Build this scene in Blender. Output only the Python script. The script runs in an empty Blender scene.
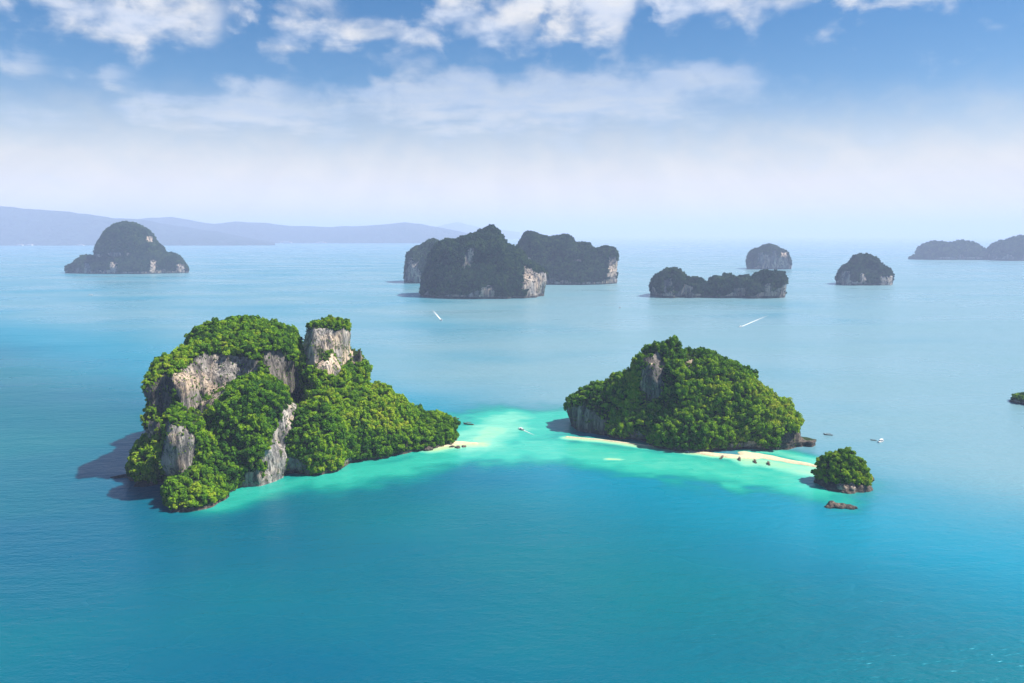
import bpy, bmesh, math, random
import numpy as np
from mathutils import Vector, Euler, Matrix
from mathutils.bvhtree import BVHTree

R = math.radians
random.seed(7)
rng = np.random.default_rng(7)
S = bpy.context.scene
C = S.collection

# ------------------------------------------------------------------ camera, sky, sun, exposure
CAM_H, FOC, HORIZON = 200.0, 750.0, 234.0
PITCH = math.atan((341.5 - HORIZON) / FOC)
cam_d = bpy.data.cameras.new('camera')
cam = bpy.data.objects.new('camera', cam_d)
C.objects.link(cam)
cam.location = (0, 0, CAM_H)
cam.rotation_euler = (math.pi / 2 - PITCH, 0, 0)
cam_d.sensor_width = 36.0
cam_d.lens = 36.0 * FOC / 1024.0
cam_d.clip_start = 1.0
cam_d.clip_end = 400000.0
S.camera = cam

SUN_EL, SUN_AZ = R(53), R(90)          # azimuth clockwise from +Y (the view direction)
sun_dir = Vector((math.sin(SUN_AZ) * math.cos(SUN_EL), math.cos(SUN_AZ) * math.cos(SUN_EL), math.sin(SUN_EL)))
SKY_STRENGTH, SUN_STRENGTH, EXPOSURE = 0.078, 5.0, 1.05
HAZE_DENSITY = 6.8e-5

sd = bpy.data.lights.new('sun', 'SUN')
sd.energy = SUN_STRENGTH
sd.angle = R(0.5)
sd.color = (1.0, 0.94, 0.84)
sun = bpy.data.objects.new('sun', sd)
C.objects.link(sun)
sun.rotation_euler = sun_dir.to_track_quat('Z', 'Y').to_euler()

S.view_settings.view_transform = 'Standard'
S.view_settings.look = 'None'
S.view_settings.exposure = EXPOSURE
S.view_settings.gamma = 1.0
S.view_settings.use_curve_mapping = False
S.render.engine = 'CYCLES'
S.cycles.use_denoising = True
S.cycles.max_bounces = 6
S.cycles.sample_clamp_direct = 2.0
S.cycles.volume_bounces = 1
S.cycles.transparent_max_bounces = 8


def ray(px, py):
    u, v = (px - 512) / FOC, (py - 341.5) / FOC
    cp, sp = math.cos(PITCH), math.sin(PITCH)
    return np.array((u, cp - v * sp, -sp - v * cp))


def at_depth(px, py, Y):
    d = ray(px, py)
    t = Y / d[1]
    return t * d[0], CAM_H + t * d[2], t


def on_sea(px, py, z=0.0):
    d = ray(px, py)
    t = (z - CAM_H) / d[2]
    return np.array((t * d[0], t * d[1]))


def project(P):
    P = np.asarray(P, float)
    cp, sp = math.cos(PITCH), math.sin(PITCH)
    x, y, z = P[..., 0], P[..., 1], P[..., 2] - CAM_H
    zc = y * cp - z * sp
    yc = y * sp + z * cp
    return 512 + FOC * x / zc, 341.5 - FOC * yc / zc, zc


# ---- node helpers
def nn(nt, t, **kw):
    n = nt.nodes.new(t)
    for k, v in kw.items():
        setattr(n, k, v)
    return n


def link(nt, a, b):
    nt.links.new(a, b)


def math_node(nt, op, a, b=None, c=None, clamp=False):
    n = nn(nt, 'ShaderNodeMath', operation=op, use_clamp=clamp)
    for i, v in enumerate((a, b, c)):
        if v is None:
            continue
        if isinstance(v, (int, float)):
            n.inputs[i].default_value = v
        else:
            link(nt, v, n.inputs[i])
    return n.outputs[0]


def smooth(nt, v, lo, hi, to0=0.0, to1=1.0):
    n = nn(nt, 'ShaderNodeMapRange', interpolation_type='SMOOTHSTEP')
    link(nt, v, n.inputs['Value'])
    for k, x in (('From Min', lo), ('From Max', hi), ('To Min', to0), ('To Max', to1)):
        n.inputs[k].default_value = x
    return n.outputs[0]


def mixc(nt, fac, a, b, blend='MIX'):
    n = nn(nt, 'ShaderNodeMix', data_type='RGBA', blend_type=blend)
    for sock, v in ((n.inputs['Factor'], fac), (n.inputs['A'], a), (n.inputs['B'], b)):
        if sock.name == 'Factor':
            sock = n.inputs[0]
        elif sock.name == 'A':
            sock = n.inputs[6]
        else:
            sock = n.inputs[7]
        if isinstance(v, (int, float)):
            sock.default_value = v
        elif isinstance(v, (tuple, list)):
            sock.default_value = (*v[:3], 1)
        else:
            link(nt, v, sock)
    return n.outputs[2]


def ramp(nt, v, stops):
    n = nn(nt, 'ShaderNodeValToRGB')
    el = n.color_ramp.elements
    while len(el) < len(stops):
        el.new(0.5)
    for e, (p, c) in zip(el, stops):
        e.position = p
        e.color = (*c, 1)
    link(nt, v, n.inputs[0])
    return n.outputs[0]


def noise_tex(nt, vec, scale, detail=4, rough=0.55, dist=0.0):
    n = nn(nt, 'ShaderNodeTexNoise')
    n.inputs['Scale'].default_value = scale
    n.inputs['Detail'].default_value = detail
    n.inputs['Roughness'].default_value = rough
    n.inputs['Distortion'].default_value = dist
    if vec is not None:
        link(nt, vec, n.inputs['Vector'])
    return n.outputs['Fac']


def mapping(nt, vec, scale=(1, 1, 1), rot=(0, 0, 0), loc=(0, 0, 0)):
    n = nn(nt, 'ShaderNodeMapping')
    n.inputs['Scale'].default_value = scale
    n.inputs['Rotation'].default_value = rot
    n.inputs['Location'].default_value = loc
    link(nt, vec, n.inputs['Vector'])
    return n.outputs[0]


# ---- world: Nishita sky with a layer of cloud
def build_world():
    w = bpy.data.worlds.new('World')
    S.world = w
    w.use_nodes = True
    nt = w.node_tree
    nt.nodes.clear()
    sky = nn(nt, 'ShaderNodeTexSky', sky_type='NISHITA')
    sky.sun_disc = False
    sky.sun_elevation = SUN_EL
    sky.sun_rotation = SUN_AZ
    sky.altitude = 200
    sky.air_density = 1.0
    sky.dust_density = 0.7
    sky.ozone_density = 2.5
    hs = nn(nt, 'ShaderNodeHueSaturation')
    hs.inputs['Saturation'].default_value = 1.5
    hs.inputs['Value'].default_value = 0.66
    link(nt, sky.outputs[0], hs.inputs['Color'])
    tc = nn(nt, 'ShaderNodeTexCoord')
    sep = nn(nt, 'ShaderNodeSeparateXYZ')
    link(nt, tc.outputs['Generated'], sep.inputs[0])
    x, y, z = sep.outputs
    az = math_node(nt, 'ARCTAN2', x, y)
    el = math_node(nt, 'ARCSINE', z)
    # cloud-layer coordinates: the direction met with a flat layer overhead
    zz = math_node(nt, 'MAXIMUM', math_node(nt, 'ADD', z, 0.06), 0.02)
    comb = nn(nt, 'ShaderNodeCombineXYZ')
    link(nt, math_node(nt, 'DIVIDE', x, zz), comb.inputs[0])
    link(nt, math_node(nt, 'DIVIDE', y, zz), comb.inputs[1])
    layer = comb.outputs[0]
    n1 = noise_tex(nt, layer, 2.6, 7, 0.58, 0.25)
    n2 = noise_tex(nt, mapping(nt, layer, (1, 1, 1), loc=(7.3, 2.1, 0)), 0.9, 4, 0.5, 0.0)
    comb2 = nn(nt, 'ShaderNodeCombineXYZ')
    link(nt, az, comb2.inputs[0])
    link(nt, el, comb2.inputs[1])
    n3 = noise_tex(nt, mapping(nt, comb2.outputs[0], (1, 1.5, 1)), 19, 6, 0.52, 0.2)
    # warp the masks so their outlines are not ellipses
    wx = math_node(nt, 'MULTIPLY_ADD', n3, 0.10, -0.05)
    azw = math_node(nt, 'ADD', az, wx)
    elw = math_node(nt, 'ADD', el, math_node(nt, 'MULTIPLY_ADD', n1, 0.05, -0.025))

    def field(blobs):
        tot = None
        for (px, py, rx, ry, a) in blobs:
            d = ray(px, py)
            d /= np.linalg.norm(d)
            a0, e0 = math.atan2(d[0], d[1]), math.asin(d[2])
            p = math_node(nt, 'MULTIPLY', math_node(nt, 'SUBTRACT', azw, a0), FOC / rx)
            q = math_node(nt, 'MULTIPLY', math_node(nt, 'SUBTRACT', elw, e0), FOC / ry)
            rr = math_node(nt, 'ADD', math_node(nt, 'MULTIPLY', p, p), math_node(nt, 'MULTIPLY', q, q))
            g = math_node(nt, 'MULTIPLY', math_node(nt, 'EXPONENT', math_node(nt, 'MULTIPLY', rr, -0.9)), a)
            tot = g if tot is None else math_node(nt, 'ADD', tot, g)
        return tot
    thick = field([(55, 4, 85, 22, 1), (185, 14, 52, 24, 1), (305, 18, 60, 22, .9), (360, 32, 40, 10, .6), (430, 32, 50, 12, .55), (480, 12, 60, 26, 1),
                   (590, 14, 62, 34, 1), (610, -20, 60, 30, 1), (725, 3, 78, 16, 1), (865, -4, 50, 8, .8), (960, -40, 90, 25, 1), (243, 24, 16, 24, -.8), (402, 8, 30, 14, -.6), (120, -6, 14, 10, -.3), (536, 20, 10, 16, -.4), (648, 20, 14, 34, -1.2), (822, 2, 22, 16, -.6)])
    thin = field([(18, 62, 26, 9, .9), (107, 77, 22, 8, 1.0), (263, 86, 32, 12, 1.0), (180, 113, 42, 13, 1.0), (262, 116, 46, 14, .9), (50, 112, 50, 10, .4), (420, 88, 62, 24, .85),
                  (500, 98, 80, 24, .75), (620, 92, 110, 24, .85), (700, 80, 60, 14, .6), (340, 110, 60, 16, .5), (560, 125, 220, 26, .45)])
    cl1 = smooth(nt, math_node(nt, 'ADD', thick, math_node(nt, 'MULTIPLY_ADD', n3, 3.2, -1.80)), 0.02, 1.4, 0, 0.92)
    cl2 = smooth(nt, math_node(nt, 'ADD', thin, math_node(nt, 'MULTIPLY_ADD', n3, 2.4, -1.30)), 0.05, 1.25, 0, 0.52)
    # scattered cloud elsewhere in the sky, away from the part the photograph shows
    other = smooth(nt, math_node(nt, 'ADD', n2, math_node(nt, 'MULTIPLY', n1, 0.35)), 0.70, 0.88, 0, 0.85)
    high = smooth(nt, el, 0.36, 0.6)
    other = math_node(nt, 'MULTIPLY', other, high)
    cov = math_node(nt, 'MAXIMUM', math_node(nt, 'MAXIMUM', cl1, cl2), other)
    tint = mixc(nt, smooth(nt, n1, 0.3, 0.72), (4.5, 4.9, 5.7), (6.2, 5.95, 5.6))
    # a pale veil of far cloud that thickens towards the horizon
    veil = math_node(nt, 'MULTIPLY', smooth(nt, math_node(nt, 'ADD', el, math_node(nt, 'MULTIPLY_ADD', n3, 0.06, -0.03)), 0.19, 0.03), 0.96)
    # faint slanting shafts of light in that veil
    fan = math_node(nt, 'DIVIDE', math_node(nt, 'ADD', az, 0.02), math_node(nt, 'SUBTRACT', 0.42, el))
    shafts = noise_tex(nt, math_node(nt, 'MULTIPLY', fan, 1.0), 3.3, 2, 0.5)
    vcol = mixc(nt, smooth(nt, shafts, 0.35, 0.65), (6.0, 5.35, 4.5), (6.4, 5.7, 4.7))
    base = mixc(nt, veil, hs.outputs[0], vcol)
    col = mixc(nt, cov, base, tint)
    bg = nn(nt, 'ShaderNodeBackground')
    bg.inputs['Strength'].default_value = SKY_STRENGTH
    link(nt, col, bg.inputs['Color'])
    out = nn(nt, 'ShaderNodeOutputWorld')
    link(nt, bg.outputs[0], out.inputs['Surface'])
    w.cycles.sampling_method = 'MANUAL'
    w.cycles.sample_map_resolution = 512


build_world()


# ------------------------------------------------------------------ materials
def new_mat(name):
    m = bpy.data.materials.new(name)
    m.use_nodes = True
    nt = m.node_tree
    nt.nodes.clear()
    out = nn(nt, 'ShaderNodeOutputMaterial')
    return m, nt, out


def principled(nt, out, col, rough=0.9, spec=0.2, normal=None):
    b = nn(nt, 'ShaderNodeBsdfPrincipled')
    if isinstance(col, tuple):
        b.inputs['Base Color'].default_value = (*col, 1)
    else:
        link(nt, col, b.inputs['Base Color'])
    if isinstance(rough, (int, float)):
        b.inputs['Roughness'].default_value = rough
    else:
        link(nt, rough, b.inputs['Roughness'])
    b.inputs['Specular IOR Level'].default_value = spec
    if normal is not None:
        link(nt, normal, b.inputs['Normal'])
    link(nt, b.outputs[0], out.inputs['Surface'])
    return b


def plain(name, col, rough=0.5, spec=0.4):
    m, nt, out = new_mat(name)
    tc = nn(nt, 'ShaderNodeTexCoord')
    n = noise_tex(nt, tc.outputs['Object'], 1.3, 5)
    c = mixc(nt, smooth(nt, n, 0.35, 0.7), tuple(v * 0.78 for v in col), col)
    principled(nt, out, c, rough, spec)
    return m


def rock_colour(nt, pos, k=1.0, warm=1.0):
    streak = noise_tex(nt, mapping(nt, pos, (0.16 * k, 0.16 * k, 0.035 * k)), 1.0, 6, 0.62, 0.6)
    blot = noise_tex(nt, mapping(nt, pos, (0.035 * k,) * 3), 1.0, 4, 0.55)
    fine = noise_tex(nt, mapping(nt, pos, (0.5 * k, 0.5 * k, 0.14 * k)), 1.0, 5, 0.65)
    c = ramp(nt, streak, [(0.30, (0.035, 0.035, 0.04)), (0.43, (0.12, 0.115, 0.11)), (0.55, (0.27, 0.25, 0.225)), (0.72, (0.50, 0.44, 0.37))])
    ochre = ramp(nt, fine, [(0.32, (0.22, 0.14, 0.08)), (0.62, (0.58, 0.45, 0.32))])
    c = mixc(nt, math_node(nt, 'MULTIPLY', smooth(nt, blot, 0.40, 0.62), 0.75 * warm), c, ochre)
    drip = noise_tex(nt, mapping(nt, pos, (0.22 * k, 0.22 * k, 0.018 * k), loc=(11, 5, 2)), 1.0, 4, 0.6, 0.3)
    c = mixc(nt, smooth(nt, drip, 0.50, 0.60, 0, 0.8), c, (0.075, 0.072, 0.072))
    dark = smooth(nt, fine, 0.34, 0.50)
    return mixc(nt, dark, (0.055, 0.052, 0.05), c), streak, fine


def rock_mat(name, soil_attr=True, k=1.0, warm=1.0, soil=(0.022, 0.038, 0.010), gain=1.0):
    m, nt, out = new_mat(name)
    geo = nn(nt, 'ShaderNodeNewGeometry')
    c, streak, fine = rock_colour(nt, geo.outputs['Position'], k, warm)
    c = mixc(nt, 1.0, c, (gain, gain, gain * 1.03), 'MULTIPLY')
    if soil_attr:
        at = nn(nt, 'ShaderNodeAttribute', attribute_name='rock')
        pn = noise_tex(nt, mapping(nt, geo.outputs['Position'], (0.12 * k,) * 3), 1.0, 5, 0.6)
        f = smooth(nt, math_node(nt, 'ADD', at.outputs['Fac'], math_node(nt, 'MULTIPLY_ADD', pn, 0.9, -0.45)), 0.40, 0.58)
        green = ramp(nt, fine, [(0.3, tuple(v * 0.7 for v in soil)), (0.7, tuple(v * 1.6 for v in soil))])
        c = mixc(nt, f, green, c)
    else:
        # tufts of green in the cracks
        pn = noise_tex(nt, mapping(nt, geo.outputs['Position'], (0.11 * k,) * 3), 1.0, 6, 0.65)
        c = mixc(nt, smooth(nt, pn, 0.60, 0.66), c, (0.045, 0.07, 0.018))
    bp = nn(nt, 'ShaderNodeBump')
    bp.inputs['Strength'].default_value = 1.0
    bp.inputs['Distance'].default_value = 3.0 / k
    link(nt, math_node(nt, 'ADD', streak, math_node(nt, 'MULTIPLY', fine, 0.6)), bp.inputs['Height'])
    principled(nt, out, c, 0.95, 0.1, bp.outputs[0])
    return m


M_ISLAND = rock_mat('island_ground')
M_CLIFF = rock_mat('limestone_cliff', False)
M_BUFF = rock_mat('sunlit_buff_limestone', False, 1.0, 1.25, gain=1.35)  # buff rock, brighter and warmer copy with sunlight painted into its colour
M_GREY = rock_mat('shaded_grey_limestone', False, 1.0, 0.15, gain=0.6)  # darker, greyer limestone copy: shade painted into the colour
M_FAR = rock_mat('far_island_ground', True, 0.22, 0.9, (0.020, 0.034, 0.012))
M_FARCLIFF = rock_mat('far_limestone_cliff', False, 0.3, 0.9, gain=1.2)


def shore_mat(name, k=1.0):
    m, nt, out = new_mat(name)
    geo = nn(nt, 'ShaderNodeNewGeometry')
    n = noise_tex(nt, mapping(nt, geo.outputs['Position'], (0.45 * k,) * 3), 1.0, 6, 0.65)
    c = ramp(nt, n, [(0.3, (0.022, 0.020, 0.020)), (0.5, (0.065, 0.053, 0.045)), (0.75, (0.22, 0.17, 0.13))])
    bp = nn(nt, 'ShaderNodeBump')
    bp.inputs['Strength'].default_value = 0.9
    bp.inputs['Distance'].default_value = 1.0
    link(nt, n, bp.inputs['Height'])
    principled(nt, out, c, 0.85, 0.2, bp.outputs[0])
    return m


M_SHORE = shore_mat('tide_line_rock')
M_FARSHORE = shore_mat('far_tide_line_rock', 0.25)


def leaf_mat(name, stops, jitter=0.5, trans=0.22):
    m, nt, out = new_mat(name)
    oi = nn(nt, 'ShaderNodeObjectInfo')
    at = nn(nt, 'ShaderNodeAttribute', attribute_name='tint')
    v = math_node(nt, 'ADD', math_node(nt, 'MULTIPLY', oi.outputs['Random'], 1 - jitter), math_node(nt, 'MULTIPLY', at.outputs['Fac'], jitter))
    # slow change from one stand of trees to the next
    n = noise_tex(nt, mapping(nt, oi.outputs['Location'], (0.022,) * 3), 1.0, 3, 0.5)
    v = math_node(nt, 'ADD', math_node(nt, 'MULTIPLY', v, 0.90), math_node(nt, 'MULTIPLY_ADD', n, 1.3, -0.56), clamp=True)
    c = ramp(nt, v, stops)
    d = nn(nt, 'ShaderNodeBsdfDiffuse')
    t = nn(nt, 'ShaderNodeBsdfTranslucent')
    link(nt, c, d.inputs['Color'])
    ct = mixc(nt, 1.0, c, (1.25, 1.15, 0.45), 'MULTIPLY')
    link(nt, ct, t.inputs['Color'])
    mx = nn(nt, 'ShaderNodeMixShader')
    mx.inputs[0].default_value = trans
    link(nt, d.outputs[0], mx.inputs[1])
    link(nt, t.outputs[0], mx.inputs[2])
    link(nt, mx.outputs[0], out.inputs['Surface'])
    return m


M_LEAF = leaf_mat('broad_leaves', [(0.0, (0.014, 0.052, 0.014)), (0.26, (0.042, 0.125, 0.014)), (0.48, (0.105, 0.240, 0.014)), (0.74, (0.225, 0.37, 0.016)), (1.0, (0.34, 0.40, 0.035))])
M_LEAF_FAR = leaf_mat('hazed_far_leaves', [(0.0, (0.010, 0.030, 0.024)), (0.5, (0.028, 0.070, 0.040)), (1.0, (0.080, 0.135, 0.046))])  # blue of distance haze painted into the leaf greens
M_BARK = plain('bark', (0.13, 0.10, 0.075), 0.9, 0.1)


# ------------------------------------------------------------------ mesh helpers
def mesh_obj(name, verts, faces, mat, parent=None, smooth_=False, link_it=True):
    me = bpy.data.meshes.new(name)
    me.from_pydata([tuple(v) for v in verts] if not isinstance(verts, np.ndarray) else verts.tolist(), [], faces if not isinstance(faces, np.ndarray) else faces.tolist())
    me.update()
    if smooth_:
        me.shade_smooth()
    if mat:
        me.materials.append(mat)
    o = bpy.data.objects.new(name, me)
    C.objects.link(o)
    if parent is not None:
        o.parent = parent
    return o


def bm_obj(name, bm, mat, parent=None, smooth_=False):
    me = bpy.data.meshes.new(name)
    bmesh.ops.recalc_face_normals(bm, faces=bm.faces)
    bm.to_mesh(me)
    bm.free()
    if smooth_:
        me.shade_smooth()
    me.materials.append(mat)
    o = bpy.data.objects.new(name, me)
    C.objects.link(o)
    if parent is not None:
        o.parent = parent
    return o


def tag(o, label=None, cat=None, group=None, kind=None):
    if label:
        o['label'] = label
    if cat:
        o['category'] = cat
    if group:
        o['group'] = group
    if kind:
        o['kind'] = kind
    return o


def thing(name, label, cat, loc=(0, 0, 0), rz=0.0, group=None):
    o = bpy.data.objects.new(name, None)
    C.objects.link(o)
    o.location = loc
    o.rotation_euler = (0, 0, rz)
    return tag(o, label, cat, group)


def dup(root, loc, rz, label, group=None):
    r = root.copy()
    C.objects.link(r)
    r.location = loc
    r.rotation_euler = (0, 0, rz)
    r['label'] = label
    if group:
        r['group'] = group
    for ch in list(root.children):
        c = ch.copy()
        C.objects.link(c)
        c.parent = r
        for g in list(ch.children):
            d = g.copy()
            C.objects.link(d)
            d.parent = c
    return r


# ---- value noise on arrays
_TAB = rng.random((64, 64, 64)).astype(np.float32)


def vnoise(x, y, z):
    out = 0
    xi, yi, zi = np.floor(x).astype(np.int32), np.floor(y).astype(np.int32), np.floor(z).astype(np.int32)
    fx, fy, fz = x - xi, y - yi, z - zi
    fx, fy, fz = [t * t * (3 - 2 * t) for t in (fx, fy, fz)]
    for a in (0, 1):
        for b in (0, 1):
            for c in (0, 1):
                out = out + _TAB[(xi + a) & 63, (yi + b) & 63, (zi + c) & 63] * (fx if a else 1 - fx) * (fy if b else 1 - fy) * (fz if c else 1 - fz)
    return out - 0.5


def surface_nets(f, origin, h):
    """Quads of the zero surface of the grid f (negative inside)."""
    nx, ny, nz = f.shape
    inside = f < 0
    corners = [(a, b, c) for a in (0, 1) for b in (0, 1) for c in (0, 1)]
    cnt = np.zeros((nx - 1, ny - 1, nz - 1), np.int8)
    for a, b, c in corners:
        cnt += inside[a:nx - 1 + a, b:ny - 1 + b, c:nz - 1 + c]
    act = np.argwhere((cnt > 0) & (cnt < 8))
    idx = -np.ones(cnt.shape, np.int64)
    idx[act[:, 0], act[:, 1], act[:, 2]] = np.arange(len(act))
    acc = np.zeros((len(act), 3))
    num = np.zeros(len(act))
    for i, p in enumerate(corners):
        for q in corners[i + 1:]:
            if sum(abs(u - v) for u, v in zip(p, q)) != 1:
                continue
            fp = f[act[:, 0] + p[0], act[:, 1] + p[1], act[:, 2] + p[2]]
            fq = f[act[:, 0] + q[0], act[:, 1] + q[1], act[:, 2] + q[2]]
            m = (fp < 0) != (fq < 0)
            t = np.where(m, fp / np.where(m, fp - fq, 1), 0)
            for k in range(3):
                acc[:, k] += np.where(m, p[k] + t * (q[k] - p[k]), 0)
            num += m
    verts = (act + acc / num[:, None]) * h + np.asarray(origin)
    quads = []
    for ax in range(3):
        sl0 = [slice(None)] * 3
        sl1 = [slice(None)] * 3
        sl0[ax] = slice(0, -1)
        sl1[ax] = slice(1, None)
        a, b = inside[tuple(sl0)], inside[tuple(sl1)]
        e = np.argwhere(a != b)
        u, v = (ax + 1) % 3, (ax + 2) % 3
        e = e[(e[:, u] > 0) & (e[:, v] > 0) & (e[:, u] < f.shape[u] - 1) & (e[:, v] < f.shape[v] - 1)]
        flip = b[e[:, 0], e[:, 1], e[:, 2]]

        def cell(du, dv):
            k = e.copy()
            k[:, u] -= du
            k[:, v] -= dv
            return idx[k[:, 0], k[:, 1], k[:, 2]]
        q = np.stack([cell(1, 1), cell(0, 1), cell(0, 0), cell(1, 0)], 1)
        q[flip] = q[flip][:, ::-1]
        quads.append(q)
    return verts, np.concatenate(quads)


# ------------------------------------------------------------------ islands
def lobe(px, top, Y, hw, depth, m=2.2, n=3.0, q=2.0, canopy=3.0, rot=0.0):
    """A rock mass: centre seen at px, its top at row top when it stands Y metres off, hw half-width in pixels there, depth half-depth in metres."""
    X, Z, t = at_depth(px, top, Y)
    return dict(x=X, y=Y, a=hw / FOC * t, b=depth, h=max(Z - canopy, 1.5), m=m, n=n, q=q, rot=rot)


def island_field(lobes, h, k=6.0, amp=(5, 2.6, 2.2), scale=(42, 15, 9), pad=14, flute=0.25, undercut=1.6, zmin=-5.0, floor_cut=None):
    x0 = min(l['x'] - max(l['a'], l['b']) for l in lobes) - pad
    x1 = max(l['x'] + max(l['a'], l['b']) for l in lobes) + pad
    y0 = min(l['y'] - max(l['a'], l['b']) for l in lobes) - pad
    y1 = max(l['y'] + max(l['a'], l['b']) for l in lobes) + pad
    z1 = max(l['h'] for l in lobes) + pad
    xs, ys, zs = np.arange(x0, x1, h), np.arange(y0, y1, h), np.arange(zmin - h, z1, h)
    X, Y, Z = [g.astype(np.float32) for g in np.meshgrid(xs, ys, zs, indexing='ij')]
    f = None
    for l in lobes:
        dx, dy = X - l['x'], Y - l['y']
        c, s = math.cos(l['rot']), math.sin(l['rot'])
        dx, dy = dx * c + dy * s, -dx * s + dy * c
        rho = (np.abs(dx / l['a']) ** l['m'] + np.abs(dy / l['b']) ** l['m']) ** (1 / l['m'])
        g = rho ** l['q'] + (np.maximum(Z, 0) / l['h']) ** l['n']
        d = min(l['a'], l['b'], l['h'] * 1.5) * (np.minimum(g, 60) ** (1 / l['q']) - 1)
        if f is None:
            f = d
        else:
            hh = np.maximum(k - np.abs(f - d), 0) / k
            f = np.minimum(f, d) - hh * hh * k * 0.25
    f = f + 2 * amp[0] * vnoise(X / scale[0] + 3.1, Y / scale[0], Z / scale[0] + 9)
    f = f + 2 * amp[1] * vnoise(X / scale[1] + 17, Y / scale[1] + 5, Z / scale[1])
    f = f + 2 * amp[2] * np.abs(vnoise(X / scale[2], Y / scale[2] + 31, Z * flute / scale[2])) - amp[2] * 0.5
    f = f + undercut * np.exp(-((Z - 1.5) / 2.2) ** 2)
    f = np.maximum(f, zmin - Z)
    f[0], f[-1], f[:, 0], f[:, -1], f[:, :, 0], f[:, :, -1] = [1.0] * 6
    return surface_nets(f, (xs[0], ys[0], zs[0]), h)


def drop_specks(v, q):
    """keep the big connected pieces of a quad mesh"""
    n = len(v)
    lab = np.arange(n)
    while True:
        new = lab.copy()
        mn = lab[q].min(1)
        for i in range(4):
            np.minimum.at(new, q[:, i], mn)
        new = new[new]
        if (new == lab).all():
            break
        lab = new
    cnt = np.bincount(lab, minlength=n)
    big = cnt >= max(60, 0.12 * cnt.max())
    q = q[big[lab[q[:, 0]]]]
    used = np.unique(q)
    remap = -np.ones(n, np.int64)
    remap[used] = np.arange(len(used))
    return v[used], remap[q]


def components(q):
    u, inv = np.unique(q, return_inverse=True)
    f = inv.reshape(-1, 4)
    lab = np.arange(len(u))
    while True:
        new = lab.copy()
        mn = lab[f].min(1)
        for i in range(4):
            np.minimum.at(new, f[:, i], mn)
        new = new[new]
        if (new == lab).all():
            return lab[f[:, 0]]
        lab = new


def face_data(v, q):
    p = v[q]
    n = np.cross(p[:, 2] - p[:, 0], p[:, 3] - p[:, 1])
    ar = np.linalg.norm(n, axis=1)
    return p.mean(1), n / np.maximum(ar, 1e-9)[:, None], ar * 0.5


def smooth_normals(v, q, fn, it=3):
    vn = np.zeros_like(v)
    for i in range(4):
        np.add.at(vn, q[:, i], fn)
    vn /= np.maximum(np.linalg.norm(vn, axis=1), 1e-9)[:, None]
    for _ in range(it):
        g = vn[q].mean(1)
        vn = np.zeros_like(v)
        for i in range(4):
            np.add.at(vn, q[:, i], g)
        vn /= np.maximum(np.linalg.norm(vn, axis=1), 1e-9)[:, None]
    n = vn[q].mean(1)
    return n / np.maximum(np.linalg.norm(n, axis=1), 1e-9)[:, None]


def in_poly(px, py, poly):
    r = np.zeros(len(px), bool)
    n = len(poly)
    for i in range(n):
        (x1, y1), (x2, y2) = poly[i], poly[(i + 1) % n]
        c = (y1 > py) != (y2 > py)
        t = x1 + (py - y1) * (x2 - x1) / (y2 - y1 if y2 != y1 else 1e-9)
        r ^= c & (px < t)
    return r


def sub_mesh(name, v, q, sel, mat, parent, attr=None):
    f = q[sel]
    used, inv = np.unique(f, return_inverse=True)
    o = mesh_obj(name, v[used], inv.reshape(-1, 4), mat, parent, True)
    if attr is not None:
        a = o.data.attributes.new('rock', 'FLOAT', 'POINT')
        a.data.foreach_set('value', attr[used].astype(np.float32))
    return o


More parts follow.
